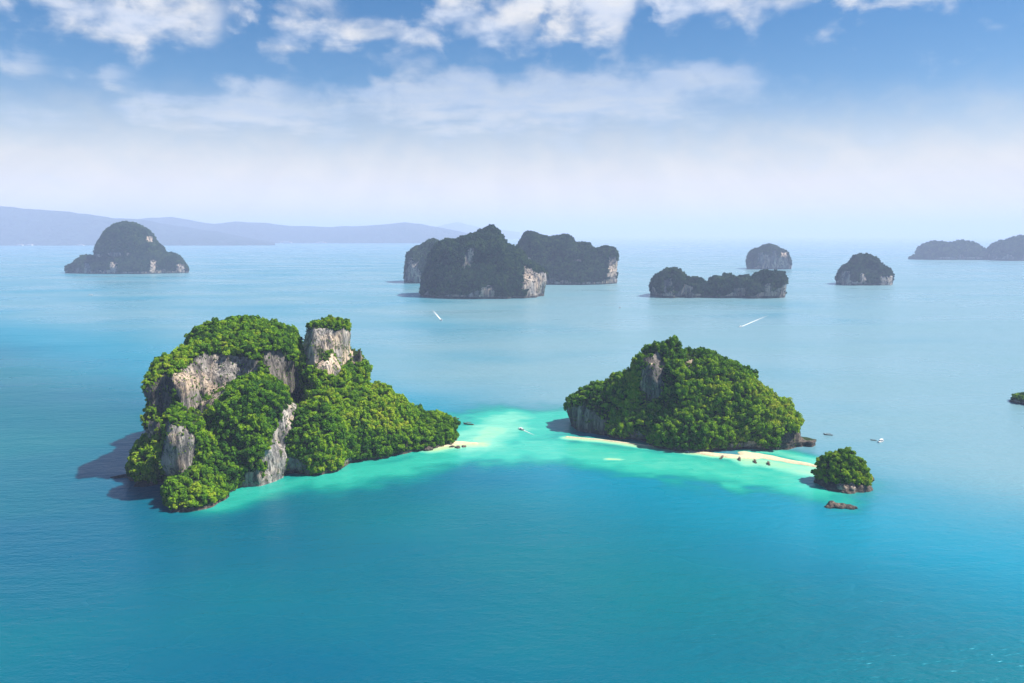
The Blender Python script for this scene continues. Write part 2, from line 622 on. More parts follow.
def build_island(name, label, cat, lobes, h, cliffs, mats, shore_z=2.2, auto=(0.12, -0.05), **kw):
    """The island thing: ground body, cliff_face children, shore_ledge child. Returns the surface data for planting."""
    v, q = island_field(lobes, h, **kw)
    v, q = drop_specks(v, q)
    # sink stray rocks that only join the island under water
    up = v[q][:, :, 2].max(1) > 0.2
    lab = components(q[up])
    cnt = np.bincount(lab, minlength=lab.max() + 1)
    for c in np.nonzero((cnt > 0) & (cnt < 0.1 * cnt.max()))[0]:
        vi = np.unique(q[up][lab == c])
        v[vi, 2] = np.minimum(v[vi, 2], -2.0)
    cen, fn, ar = face_data(v, q)
    sn = smooth_normals(v, q, fn)
    root = thing(name, label, cat, (0, 0, 0))
    px, py, _ = project(cen)
    toward = (sn * (np.array((0, 0, CAM_H)) - cen)).sum(1) > 0
    nz = vnoise(cen[:, 0] / 4, cen[:, 1] / 4, cen[:, 2] / 6) * 7.0
    nz2 = vnoise(cen[:, 0] / 5 + 9, cen[:, 1] / 5, cen[:, 2] / 5) * 7.0
    sc = min(1.0, 600 / max(np.median(cen[:, 1]), 1))
    which = np.full(len(q), -1)
    for i, cl in enumerate(cliffs):
        poly = cl['poly']
        m = in_poly(px + nz * sc, py + nz2 * sc, poly) & toward & (sn[:, 2] < cl.get('maxup', 0.9)) & (cen[:, 2] > -1)
        which[m] = i
    cl_pieces = []
    for i in range(len(cliffs)):
        sel = np.nonzero(which == i)[0]
        good = []
        if len(sel):
            lab = components(q[sel])
            cnt = np.bincount(lab, minlength=lab.max() + 1)
            for c in np.argsort(-cnt)[:3]:
                if cnt[c] >= max(8, 0.15 * cnt.max()):
                    good.append(sel[lab == c])
        which[sel] = -1
        for g in good:
            which[g] = i
        cl_pieces.append(good)
    patch = vnoise(cen[:, 0] / 30, cen[:, 1] / 30 + 4, cen[:, 2] / 45 + 2) * 2
    rock = ((sn[:, 2] < auto[0] + 0.25 * patch) & ~toward) | ((sn[:, 2] < auto[1] + 0.22 * patch) & toward)
    shore = (cen[:, 2] < shore_z * (0.75 + 0.6 * (nz / 7 + 0.5))) & (which < 0)
    allrock = rock | (which >= 0) | shore
    va = np.zeros(len(v))
    ca = np.zeros(len(v))
    for i in range(4):
        np.add.at(va, q[:, i], allrock.astype(float))
        np.add.at(ca, q[:, i], 1.0)
    va /= np.maximum(ca, 1)
    sub_mesh('ground', v, q, (which < 0) & ~shore, mats[0], root, va)
    for i, cl in enumerate(cliffs):
        for piece in cl_pieces[i]:
            o = sub_mesh('cliff_face', v, q, piece, cl.get('mat') or (mats[2] if cl.get('dark') else mats[1]), root)
            if cl.get('label'):
                o['label'] = cl['label']
    if shore.any():
        sub_mesh('shore_ledge', v, q, shore, mats[2], root)
    return dict(root=root, v=v, q=q, cen=cen, fn=fn, sn=sn, ar=ar, rock=allrock)


def plant_points(isl, rmin, rmax, spacing, zmin=3.5, rock_prob=0.0):
    """Random tree spots on the green faces: position, smoothed normal, crown radius; no two closer than spacing x their radii."""
    ok = (isl['cen'][:, 2] > zmin)
    w = isl['ar'] * ok * np.where(isl['rock'], rock_prob, 1.0)
    n = int(w.sum() / (0.55 * (rmin + rmax)) ** 2 * 3.0)
    f = rng.choice(len(w), n, p=w / w.sum())
    t = rng.random((n, 2))
    P = isl['v'][isl['q'][f]]
    p = (P[:, 0] * (1 - t[:, :1]) + P[:, 1] * t[:, :1]) * (1 - t[:, 1:]) + (P[:, 3] * (1 - t[:, :1]) + P[:, 2] * t[:, :1]) * t[:, 1:]
    r = rmin + (rmax - rmin) * rng.random(n) ** 2.4
    r *= np.where(isl['rock'][f], 0.45, 1.0)
    r *= np.where(isl['sn'][f, 2] < 0.15, 0.75, 1.0)
    order = np.argsort(-r)
    cell = rmax * 2 * spacing
    grid = {}
    keep = []
    for i in order:
        k = tuple(np.floor(p[i] / cell).astype(int))
        bad = False
        for a in (-1, 0, 1):
            for b in (-1, 0, 1):
                for c in (-1, 0, 1):
                    for j in grid.get((k[0] + a, k[1] + b, k[2] + c), ()):
                        if ((p[i] - p[j]) ** 2).sum() < (spacing * (r[i] + r[j])) ** 2:
                            bad = True
                            break
                    if bad:
                        break
                if bad:
                    break
            if bad:
                break
        if not bad:
            grid.setdefault(k, []).append(i)
            keep.append(i)
    keep = np.array(keep)
    return p[keep], isl['sn'][f[keep]], r[keep]


# ---- the tall island on the left
LEFT = [
    lobe(240, 322, 705, 58, 78, 2.6, 3.2),            # main dome
    lobe(208, 333, 695, 28, 70, 2.6, 4.5),
    lobe(276, 330, 700, 22, 55, 2.4, 5.0),
    lobe(193, 354, 668, 17, 62, 3.0, 14.0, 3.0, canopy=0),  # left shoulder wall
    lobe(182, 376, 652, 23, 56, 2.8, 6),
    lobe(174, 428, 640, 25, 52, 2.4, 3.0),
    lobe(165, 462, 628, 24, 44, 2.2, 2.2),
    lobe(204, 362, 672, 24, 46, 2.6, 8.0, 3.0),
    lobe(201, 374, 652, 17, 42, 2.6, 7.0, 3.0, canopy=1),
    lobe(247, 374, 628, 48, 48, 2.3, 3.2),            # rounded front bulge
    lobe(222, 420, 605, 34, 42, 2.2, 2.0),
    lobe(262, 420, 612, 22, 34, 2.4, 3.5),
    lobe(180, 416, 568, 12, 15, 2.6, 9.0, 3.0, canopy=1),  # front pinnacle
    lobe(191, 470, 552, 22, 27, 2.2, 1.5),            # its low green point
    lobe(196, 490, 540, 18, 22, 2.0, 1.6),
    lobe(180, 480, 560, 15, 24, 2.0, 1.5),
    lobe(326, 321, 715, 21, 26, 3.4, 20.0, 5.0, canopy=2), # right hand rock tower
    lobe(355, 344, 728, 9, 20, 2.6, 5.0, canopy=0),
    lobe(330, 362, 682, 34, 46, 2.2, 2.0, 1.6),
    lobe(318, 405, 650, 34, 46, 2.2, 1.6, 1.6),
    lobe(350, 374, 690, 44, 52, 2.0, 1.4, 1.5),
    lobe(380, 386, 700, 40, 50, 2.0, 1.4, 1.5),
    lobe(408, 405, 708, 34, 36, 2.0, 1.6, 1.6),
    lobe(432, 414, 716, 24, 27, 2.0, 1.8, 1.6),
    lobe(445, 424, 722, 11, 14, 2.0, 2.0),
]
C_LEFT = [
    dict(poly=[(170, 376), (186, 366), (204, 352), (232, 356), (258, 360), (260, 367), (240, 378), (222, 394), (208, 410), (197, 418), (186, 414), (178, 396)], label='broad pale upper cliff band streaked grey and ochre'),
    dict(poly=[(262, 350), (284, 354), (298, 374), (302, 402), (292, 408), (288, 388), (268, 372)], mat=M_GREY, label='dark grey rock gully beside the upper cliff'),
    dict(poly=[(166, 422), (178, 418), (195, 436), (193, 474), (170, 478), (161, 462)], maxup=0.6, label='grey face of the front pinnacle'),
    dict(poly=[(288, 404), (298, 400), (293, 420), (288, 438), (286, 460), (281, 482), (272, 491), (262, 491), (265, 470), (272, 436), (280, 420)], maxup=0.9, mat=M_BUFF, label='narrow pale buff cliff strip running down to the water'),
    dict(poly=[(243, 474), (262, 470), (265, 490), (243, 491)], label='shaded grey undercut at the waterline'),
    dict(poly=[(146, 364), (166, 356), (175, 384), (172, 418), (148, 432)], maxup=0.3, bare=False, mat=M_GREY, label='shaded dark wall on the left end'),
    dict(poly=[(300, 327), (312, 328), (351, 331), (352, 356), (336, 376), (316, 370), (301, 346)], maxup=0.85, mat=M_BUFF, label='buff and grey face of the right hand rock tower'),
    dict(poly=[(351, 336), (362, 341), (370, 360), (352, 362)], maxup=0.7, label='dark grey rock on the flank of the tower'),
]
left = build_island('limestone_island', 'tall green limestone island with bare cliffs and a rock tower, biggest of all the islands', 'island', LEFT, 2.0, C_LEFT, (M_ISLAND, M_CLIFF, M_SHORE), amp=(4.5, 3.6, 3.8), scale=(42, 15, 11), flute=0.18)

# ---- the wooded island on the right
RIGHT = [
    lobe(665, 339, 752, 26, 34, 2.3, 3.6),
    lobe(651, 346, 750, 17, 30, 2.4, 5.0),
    lobe(632, 372, 760, 30, 36, 2.3, 3.0),
    lobe(603, 386, 768, 31, 34, 2.4, 3.5, canopy=2),
    lobe(582, 398, 772, 13, 24, 2.6, 7.0, canopy=2),
    lobe(690, 343, 745, 38, 44, 2.2, 2.4),
    lobe(720, 356, 738, 42, 56, 2.1, 1.9, 1.8),
    lobe(745, 374, 728, 40, 50, 2.1, 1.7, 1.7),
    lobe(768, 394, 718, 30, 36, 2.1, 1.8, 1.7),
    lobe(784, 417, 712, 12, 20, 2.4, 3.0),
    lobe(700, 400, 715, 60, 42, 2.2, 1.8, 1.7),
    lobe(660, 400, 738, 60, 34, 2.2, 2.2, 1.8),
    lobe(798, 438, 700, 18, 10, 2.6, 8.0, canopy=0),
]
C_RIGHT = [  # 'mat': greyed limestone with shade painted in; 'dark': tide-line rock used as shade
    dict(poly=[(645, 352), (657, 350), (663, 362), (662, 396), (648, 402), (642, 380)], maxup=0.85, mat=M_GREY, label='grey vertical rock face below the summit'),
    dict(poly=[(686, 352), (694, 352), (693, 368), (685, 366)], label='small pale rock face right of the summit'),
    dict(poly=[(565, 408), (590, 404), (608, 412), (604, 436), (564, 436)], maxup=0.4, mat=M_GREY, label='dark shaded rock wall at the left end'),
    dict(poly=[(780, 434), (798, 432), (804, 437), (818, 440), (817, 451), (780, 449)], maxup=0.9, dark=True, label='dark undercut rock ledge at the right end'),
]
right = build_island('wooded_island', 'lower wooded island with a narrow sandy beach along its front, right of centre', 'island', RIGHT, 2.0, C_RIGHT, (M_ISLAND, M_CLIFF, M_SHORE), amp=(4.0, 3.2, 2.4), auto=(0.05, -0.12))

# ---- the little islet at the end of the sandbar, the reef, the rock on the right edge
ISLET = [lobe(843, 454, 588, 21, 17, 2.2, 2.6, canopy=2.0), lobe(833, 468, 584, 15, 14, 2.2, 2.0), lobe(852, 474, 578, 17, 13, 2.2, 1.8), lobe(846, 484, 570, 21, 8, 2.0, 1.6, canopy=0), lobe(866, 484, 578, 6, 6, 2.0, 2, canopy=0)]
islet = build_island('wooded_islet', 'small round wooded islet with pale boulders at its foot, off the end of the sandbar', 'islet', ISLET, 1.0,
                     [], (M_ISLAND, M_CLIFF, M_SHORE), k=3, amp=(2.6, 1.6, 1.4), scale=(14, 6, 3.5), pad=8, shore_z=4.5, undercut=0.6, zmin=-3)
REEF = [lobe(834, 502, 533, 6, 3.4, 2, 2, canopy=0), lobe(843, 503.5, 531, 7, 3.4, 2, 2, canopy=0), lobe(851, 505, 530, 5, 3, 2, 2, canopy=0), lobe(830, 506.5, 531, 4, 2, 2, 2, canopy=0)]
v, q = island_field(REEF, 0.5, k=1.5, amp=(0.9, 0.8, 0.9), scale=(5, 2.4, 1.5), pad=4, undercut=0.1, zmin=-1.5, flute=1.0)
v, q = drop_specks(v, q)
reef = mesh_obj('rocky_reef', v, q, M_SHORE, None, True)
tag(reef, 'low reef of dark jagged rocks just in front of the small wooded islet', 'reef')
EDGE = [lobe(1032, 397, 876, 17, 22, 2.6, 6, canopy=1.5)]
edge = build_island('rock_stack', 'dark squat rock stack cut by the right edge of the photo', 'rock', EDGE, 1.5, [], (M_ISLAND, M_CLIFF, M_SHORE), k=3, amp=(1.5, 1.2, 1.0), scale=(14, 6, 4), pad=8)

# ---- the far islands
FAR = [
    ('limestone_island', 'lone island with a tall dome and stepped shoulders in front of the far hills', 3960, 8.0,
     [lobe(127, 222, 3960, 27, 130, 2.3, 4, canopy=6), lobe(113, 237, 3950, 14, 110, 2.5, 5, canopy=6), lobe(148, 240, 3950, 19, 120, 2.3, 2.6, canopy=6), lobe(165, 252, 3940, 18, 100, 2.4, 3, canopy=6), lobe(130, 253, 3920, 42, 130, 2.3, 2.6, canopy=6),
      lobe(88, 256, 3940, 13, 80, 2.4, 3, canopy=6), lobe(76, 264, 3940, 6, 60, 2.4, 5, canopy=3), lobe(180, 261, 3930, 6, 50, 2.3, 4, canopy=4), lobe(187, 269, 3930, 1.6, 16, 2, 3, canopy=0)],
     [dict(poly=[(84, 262), (90, 260), (91, 272), (84, 273)]), dict(poly=[(110, 262), (118, 262), (117, 272), (109, 272)]), dict(poly=[(146, 237), (153, 236), (153, 243), (147, 243)]), dict(poly=[(150, 260), (157, 260), (157, 272), (150, 272)]), dict(poly=[(176, 264), (184, 264), (185, 272), (176, 272)])]),
    ('limestone_island', 'steep island with a pink bare cliff at its right end, nearest of the middle cluster', 2480, 6.0,
     [lobe(486, 228, 2500, 27, 130, 2.3, 2.2, canopy=6), lobe(466, 238, 2490, 22, 120, 2.4, 3.5, canopy=6), lobe(448, 240, 2480, 20, 110, 2.6, 5, canopy=6), lobe(434, 252, 2475, 10, 80, 2.4, 4, canopy=5), lobe(428, 280, 2470, 8, 60, 2.2, 2, canopy=3),
      lobe(505, 246, 2480, 26, 110, 2.3, 2.6, canopy=6), lobe(524, 262, 2470, 18, 90, 2.6, 4, canopy=5), lobe(538, 268, 2470, 8, 55, 2.8, 7, canopy=4), lobe(485, 265, 2420, 48, 90, 2.4, 2.4, canopy=6)],
     [dict(poly=[(524, 266), (530, 264), (534, 272), (546, 272), (547, 293), (532, 294), (522, 288)], maxup=0.9, label='pink bare cliff at the right end'), dict(poly=[(482, 287), (494, 285), (495, 297), (480, 297)], label='pale scar at the waterline'),
      dict(poly=[(468, 244), (474, 248), (470, 270), (462, 268)], maxup=0.4), dict(poly=[(503, 262), (514, 264), (516, 280), (505, 278)], maxup=0.3)]),
    ('limestone_island', 'pale blue headland partly hidden behind the left end of the pink cliffed island', 3150, 8.0,
     [lobe(436, 240, 3180, 18, 110, 2.3, 3, canopy=6), lobe(420, 248, 3170, 13, 90, 2.4, 3, canopy=6), lobe(450, 244, 3180, 14, 90, 2.4, 3, canopy=6)],
     [dict(poly=[(408, 258), (418, 256), (420, 276), (408, 276)], maxup=0.6, label='grey cliff at the left end')]),
    ('limestone_island', 'long ridge island stepping down rightwards, behind the island with the pink cliff', 3120, 8.0,
     [lobe(534, 230, 3150, 20, 130, 2.3, 3, canopy=6), lobe(556, 237, 3150, 18, 120, 2.4, 4, canopy=6), lobe(566, 237, 3140, 12, 110, 2.5, 5, canopy=6), lobe(583, 243, 3140, 11, 100, 2.4, 4, canopy=6), lobe(597, 251, 3130, 13, 90, 2.6, 5, canopy=6), lobe(608, 250, 3130, 7, 70, 2.8, 8, canopy=4), lobe(565, 258, 3100, 45, 110, 2.6, 3, canopy=6)],
     [dict(poly=[(609, 256), (616, 258), (617, 277), (607, 277)], maxup=0.9, label='pink cliff at the right tip'), dict(poly=[(574, 260), (582, 258), (580, 274), (573, 274)], maxup=0.5), dict(poly=[(588, 256), (594, 255), (594, 274), (589, 274)], maxup=0.4)]),
    ('limestone_island', 'low long island of several rocky humps beyond the wooded island', 2420, 6.0,
     [lobe(671, 268, 2440, 14, 90, 2.4, 3, canopy=5), lobe(660, 274, 2435, 8, 70, 2.5, 4, canopy=4), lobe(690, 278, 2440, 13, 80, 2.3, 2.6, canopy=5), lobe(706, 285, 2430, 13, 60, 2.3, 2.6, canopy=4), lobe(722, 279, 2430, 11, 60, 2.4, 3, canopy=4), lobe(731, 275, 2430, 8, 60, 2.4, 3, canopy=4),
      lobe(748, 277, 2430, 11, 70, 2.4, 3, canopy=5), lobe(768, 270, 2430, 12, 80, 2.5, 3.6, canopy=5), lobe(777, 272, 2430, 6, 60, 2.7, 6, canopy=4), lobe(757, 281, 2425, 12, 55, 2.3, 3, canopy=4)],
     [dict(poly=[(664, 280), (672, 278), (674, 296), (664, 296)], maxup=0.5), dict(poly=[(684, 284), (692, 284), (692, 297), (684, 297)], maxup=0.5), dict(poly=[(734, 288), (745, 287), (746, 296), (734, 296)], maxup=0.9, label='pale scar at the waterline'), dict(poly=[(764, 280), (770, 278), (772, 293), (764, 293)], maxup=0.5), dict(poly=[(714, 284), (720, 284), (720, 294), (713, 294)], maxup=0.5)]),
    ('limestone_island', 'small square topped rocky island behind the row of rocky humps', 4350, 8.0,
     [lobe(769, 244, 4380, 11, 90, 2.6, 5, canopy=6), lobe(760, 248, 4370, 9, 80, 2.6, 5, canopy=5), lobe(779, 249, 4370, 8, 80, 2.6, 5, canopy=5), lobe(754, 257, 4360, 6, 60, 2.4, 3, canopy=4), lobe(786, 258, 4360, 4, 45, 2.4, 4, canopy=3)],
     [dict(poly=[(758, 250), (764, 249), (764, 264), (758, 264)], maxup=0.6), dict(poly=[(772, 250), (776, 250), (776, 264), (771, 264)], maxup=0.6), dict(poly=[(781, 252), (787, 252), (788, 265), (781, 265)], maxup=0.9)]),
    ('limestone_island', 'single beehive shaped island standing alone in open water on the right', 3020, 6.0,
     [lobe(866, 254, 3040, 15, 85, 2.3, 2.5, canopy=5), lobe(852, 264, 3030, 10, 70, 2.4, 4, canopy=5), lobe(880, 266, 3030, 11, 70, 2.4, 3, canopy=5), lobe(889, 276, 3025, 5, 50, 2.5, 4, canopy=3), lobe(846, 274, 3025, 5, 50, 2.6, 5, canopy=3)],
     [dict(poly=[(841, 272), (850, 270), (852, 285), (841, 285)], maxup=0.6), dict(poly=[(880, 276), (894, 276), (895, 285), (880, 285)], maxup=0.7), dict(poly=[(860, 272), (866, 271), (867, 283), (860, 283)], maxup=0.4)]),
    ('limestone_island', 'flat blue double humped island on the right horizon with a thin low point', 6000, 12.0,
     [lobe(940, 242, 6050, 18, 180, 2.3, 3, canopy=8), lobe(964, 241.5, 6050, 18, 180, 2.3, 2.6, canopy=8), lobe(980, 248, 6040, 14, 150, 2.3, 2.4, canopy=8), lobe(928, 250, 6030, 9, 120, 2.3, 2, canopy=6), lobe(917, 257.5, 6020, 6, 60, 2.0, 1.5, canopy=1)], []),
    ('limestone_island', 'blue domed island rising at the right edge of the photo near the horizon', 5800, 12.0,
     [lobe(1024, 237, 5860, 20, 180, 2.3, 3, canopy=8), lobe(1006, 242, 5850, 14, 160, 2.3, 3, canopy=8), lobe(1046, 240, 5850, 24, 180, 2.3, 2.6, canopy=8)], []),
]
FAR_ISL = []
for (nm, lab, Y, h, lobes, cl) in FAR:
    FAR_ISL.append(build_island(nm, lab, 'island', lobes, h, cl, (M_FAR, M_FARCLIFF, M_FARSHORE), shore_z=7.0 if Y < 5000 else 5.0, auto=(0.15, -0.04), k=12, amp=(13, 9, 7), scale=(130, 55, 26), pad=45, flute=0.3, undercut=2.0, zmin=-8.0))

# ------------------------------------------------------------------ the mainland hills at the horizon
M_HILL = rock_mat('mainland_forest', True, 0.02, 0.3, (0.022, 0.036, 0.020))


def hill_range(name, crest, Y, depth, label):
    """A range of hills: crest rows read along the photo, at distance Y, rolling down to the sea on both sides."""
    pts = np.array(crest, float)
    n, mrow = 260, 33
    pxs = np.linspace(pts[0, 0], pts[-1, 0], n)
    pys = np.interp(pxs, pts[:, 0], pts[:, 1])
    V = np.zeros((n, mrow, 3))
    for i in range(n):
        X, Z, t = at_depth(pxs[i], pys[i], Y)
        for j in range(mrow):
            u = j / (mrow - 1) * 2 - 1
            yy = Y + u * depth
            V[i, j] = (X * yy / Y, yy, Z * max(0, 1 - abs(u) ** 1.3))
    s = Y / 14.0
    nz = vnoise(V[..., 0] / s, V[..., 1] / s, V[..., 1] * 0) + 0.5 * vnoise(V[..., 0] * 2.3 / s, V[..., 1] * 2.3 / s, V[..., 1] * 0 + 4) + 0.3 * vnoise(V[..., 0] * 6 / s, V[..., 1] * 6 / s, V[..., 1] * 0 + 9)
    crest_keep = np.abs(np.linspace(-1, 1, mrow))[None, :]
    V[..., 2] = np.maximum(V[..., 2] * (1 + 0.9 * nz * (0.12 + crest_keep)) - 6, -4)
    f = []
    for i in range(n - 1):
        for j in range(mrow - 1):
            f.append((i * mrow + j, (i + 1) * mrow + j, (i + 1) * mrow + j + 1, i * mrow + j + 1))
    o = mesh_obj(name, V.reshape(-1, 3), f, M_HILL, None, True)
    return tag(o, label, None, None, 'structure')


hill_range('hills', [(-160, 208), (-60, 206), (0, 205), (30, 208), (55, 211), (75, 213), (100, 216), (125, 219), (150, 221), (185, 226), (215, 231), (240, 236), (275, 242)], 15500, 2300, 'nearer blue wooded ridge falling to the right along the far coast')
hill_range('hills', [(60, 226), (110, 224), (150, 218), (172, 216), (190, 219), (214, 224), (235, 222), (262, 223), (290, 226), (330, 227), (352, 227), (372, 225), (392, 223), (405, 221), (420, 223), (440, 228), (470, 234)], 19000, 2600, 'paler blue hills further along the far coast')
hill_range('hills', [(420, 231), (445, 225), (458, 223), (470, 226), (486, 228), (520, 232)], 34000, 2500, 'faintest hill nearly lost in the haze')

# ------------------------------------------------------------------ sand, shallows and sea
SEG_SAND = [  # (polyline in the photo, half width m, height m)
    ([(428, 447), (446, 444), (462, 443), (476, 443.5)], [6, 8, 6, 3], 1.3),
    ([(566, 437), (600, 440), (640, 445), (672, 449), (700, 453), (728, 456), (752, 457)], [0.8, 1.0, 1.5, 2.4, 4.0, 6.0, 8.5], 1.1),
    ([(748, 455), (765, 456.5), (784, 460), (804, 464), (822, 467.5)], [10, 8, 6, 4.5, 3.5], 1.2),
]
gx = np.arange(-420, 560, 3.0)
gy = np.arange(380, 1060, 3.0)


def seg_dist(X, Y, pts, widths=None):
    best = np.full(X.shape, 1e9)
    wbest = np.ones(X.shape)
    for i in range(len(pts) - 1):
        a, b = pts[i], pts[i + 1]
        ab = b - a
        t = np.clip(((X - a[0]) * ab[0] + (Y - a[1]) * ab[1]) / (ab @ ab), 0, 1)
        d = np.hypot(X - a[0] - t * ab[0], Y - a[1] - t * ab[1])
        if widths is not None:
            w = widths[i] * (1 - t) + widths[i + 1] * t
            m = d / w < best
            best = np.where(m, d / w, best)
        else:
            best = np.minimum(best, d)
    return best


def sand_height(X, Y):
    z = np.full(X.shape, -1.0)
    wob = vnoise(X / 9, Y / 9, X * 0 + 2) * 0.55
    for poly, w, hgt in SEG_SAND:
        d = seg_dist(X, Y, [on_sea(*p) for p in poly], w) + wob
        z = np.maximum(z, hgt * (1 - d ** 2))
    return z


M_SAND, nt, out = new_mat('sand')
geo = nn(nt, 'ShaderNodeNewGeometry')
sp = nn(nt, 'ShaderNodeSeparateXYZ')
link(nt, geo.outputs['Position'], sp.inputs[0])
n = noise_tex(nt, mapping(nt, geo.outputs['Position'], (0.5,) * 3), 1.0, 6, 0.6)
dry = ramp(nt, n, [(0.3, (0.42, 0.35, 0.23)), (0.7, (0.58, 0.50, 0.35))])
wet = smooth(nt, math_node(nt, 'ADD', sp.outputs[2], math_node(nt, 'MULTIPLY_ADD', n, 0.3, -0.15)), 0.05, 0.35)
principled(nt, out, mixc(nt, wet, (0.36, 0.36, 0.20), dry), 0.9, 0.15)
for i, (poly, w, hgt) in enumerate(SEG_SAND):
    pts = np.array([on_sea(*p) for p in poly])
    lo, hi = pts.min(0) - 22, pts.max(0) + 22
    xs, ys = np.arange(lo[0], hi[0], 1.0), np.arange(lo[1], hi[1], 1.0)
    X, Y = np.meshgrid(xs, ys, indexing='ij')
    wob = vnoise(X / 9, Y / 9, X * 0 + 2) * 0.55
    Z = hgt * (1 - (seg_dist(X, Y, list(pts), w) + wob) ** 2) + i * 0.004
    ok = Z > -0.5
    cellok = ok[:-1, :-1] | ok[1:, :-1] | ok[:-1, 1:] | ok[1:, 1:]
    Z = np.maximum(Z, -0.8)
    ij = np.argwhere(cellok)
    ny_ = len(ys)
    base = ij[:, 0] * ny_ + ij[:, 1]
    F = np.stack([base, base + ny_, base + ny_ + 1, base + 1], 1)
    used, inv = np.unique(F, return_inverse=True)
    Vv = np.stack([X, Y, Z], -1).reshape(-1, 3)[used]
    o = mesh_obj('beach' if i < 2 else 'sandbar', Vv, inv.reshape(-1, 4), M_SAND, None, True)
    tag(o, ['pale sand spit at the right tip of the tall island', 'narrow sand beach along the front of the wooded island', 'curved sandbar reaching out to the small islet'][i], None, None, 'structure')

# the sea: one sheet to beyond the horizon, fine mesh where the shallows are; 'shallow' says how near the sand bed is
SH = [  # (polyline, radius m, amount)
    ([(215, 503), (250, 492), (300, 482), (345, 468), (390, 458), (440, 448), (478, 444)], 32, 0.56),
    ([(330, 478), (400, 466), (450, 455), (500, 448)], 42, 0.60),
    ([(430, 449), (455, 446), (480, 444)], 22, 0.97),
    ([(474, 444), (490, 438), (500, 428), (502, 420)], 62, 0.78),
    ([(484, 440), (496, 430)], 34, 0.86),
    ([(500, 450), (540, 448), (580, 452), (640, 462), (700, 468), (760, 476), (800, 480)], 56, 0.66),
    ([(500, 440), (535, 428), (556, 418)], 60, 0.62),
    ([(546, 446), (552, 456)], 34, 0.66),
    ([(566, 438), (600, 441), (640, 446), (672, 450), (700, 454), (728, 457), (752, 460)], 11, 0.92),
    ([(600, 450), (650, 458), (700, 463), (750, 470)], 34, 0.64),
    ([(752, 462), (784, 466), (815, 472)], 27, 0.86),
    ([(748, 450), (775, 452), (800, 458), (822, 464)], 18, 0.72),
    ([(608, 459), (620, 459.5)], 6, 1.0),
    ([(780, 486), (815, 490), (836, 494), (842, 499)], 22, 0.50),
    ([(846, 498), (838, 508), (850, 510)], 12, 0.36),
]
def shallow_at(X, Y):
    wob = vnoise(X / 34, Y / 34, X * 0 + 6) * 0.38 + vnoise(X / 12, Y / 12, X * 0 + 1) * 0.34 + vnoise(X / 5, Y / 5, X * 0 + 3) * 0.12
    s = np.zeros(X.shape)
    for poly, r, a in SH:
        d = seg_dist(X, Y, [on_sea(*p) for p in poly]) / r + wob * 0.8
        g = np.clip(1.8 - d, 0, 1.8) / 1.8
        g = g * g * (3 - 2 * g)
        s = np.maximum(s, a * np.clip(g * 1.08, 0, 1))
    # reef patches: darker ground in the middle of the shallows
    reef_ = np.exp(-(seg_dist(X, Y, [on_sea(*p) for p in [(560, 478), (640, 480), (700, 484), (745, 492)]]) / 17) ** 2)
    s = s - 0.30 * reef_ * np.clip(vnoise(X / 16, Y / 9, X * 0 + 8) * 3 + 0.6, 0, 1)
    return np.clip(s, 0, 1)


def axis(dense, lo, hi, grow=1.35):
    a = list(dense)
    st = dense[1] - dense[0]
    left_, right_ = [], []
    x, s_ = dense[0], st
    while x > lo:
        s_ *= grow
        x -= s_
        left_.append(x)
    x, s_ = dense[-1], st
    while x < hi:
        s_ *= grow
        x += s_
        right_.append(x)
    return np.array(left_[::-1] + a + right_)


ax_, ay_ = axis(gx, -150000, 150000), axis(gy, -3000, 170000)
X, Y = np.meshgrid(ax_, ay_, indexing='ij')
nX, nY = X.shape
base = (np.arange(nX - 1)[:, None] * nY + np.arange(nY - 1)[None, :]).ravel()
F = np.stack([base, base + nY, base + nY + 1, base + 1], 1)
sea = mesh_obj('sea', np.stack([X, Y, X * 0], -1).reshape(-1, 3), F, None, None, True)
a = sea.data.attributes.new('shallow', 'FLOAT', 'POINT')
a.data.foreach_set('value', shallow_at(X, Y).ravel().astype(np.float32))
# sky reflection painted as paler water beyond the islands; brighter cyan on the right
a = sea.data.attributes.new('sky_sheen', 'FLOAT', 'POINT')
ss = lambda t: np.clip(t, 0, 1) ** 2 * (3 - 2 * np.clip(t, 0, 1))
sky_sheen = ss((Y + 0.75 * X - 380) / 700) * (0.70 + 0.28 * ss((X + 500) / 900))
a.data.foreach_set('value', sky_sheen.ravel().astype(np.float32))
tag(sea, 'calm sea, deep blue in front and turquoise over the sandy shallows', None, None, 'structure')

M_SEA, nt, out = new_mat('sea_water')
at = nn(nt, 'ShaderNodeAttribute', attribute_name='shallow')
geo = nn(nt, 'ShaderNodeNewGeometry')
pos = geo.outputs['Position']
big = noise_tex(nt, mapping(nt, pos, (0.0021, 0.0035, 0)), 1.0, 3, 0.5)
deep = mixc(nt, smooth(nt, big, 0.35, 0.65), (0.0002, 0.075, 0.132), (0.0002, 0.105, 0.132))
bedn = noise_tex(nt, mapping(nt, pos, (0.05, 0.08, 0)), 1.0, 5, 0.6)
sky_sheen = nn(nt, 'ShaderNodeAttribute', attribute_name='sky_sheen').outputs['Fac']
sky_sheen = math_node(nt, 'ADD', sky_sheen, math_node(nt, 'MULTIPLY', math_node(nt, 'MULTIPLY_ADD', big, 1.2, -0.6), sky_sheen), clamp=True)
deep = mixc(nt, smooth(nt, sky_sheen, 0.0, 0.40), deep, (0.001, 0.175, 0.262))
deep = mixc(nt, smooth(nt, sky_sheen, 0.28, 1.0), deep, (0.135, 0.250, 0.290))
sh = math_node(nt, 'ADD', at.outputs['Fac'], math_node(nt, 'MULTIPLY', math_node(nt, 'MULTIPLY_ADD', bedn, 0.18, -0.09), smooth(nt, at.outputs['Fac'], 0.05, 0.3)))
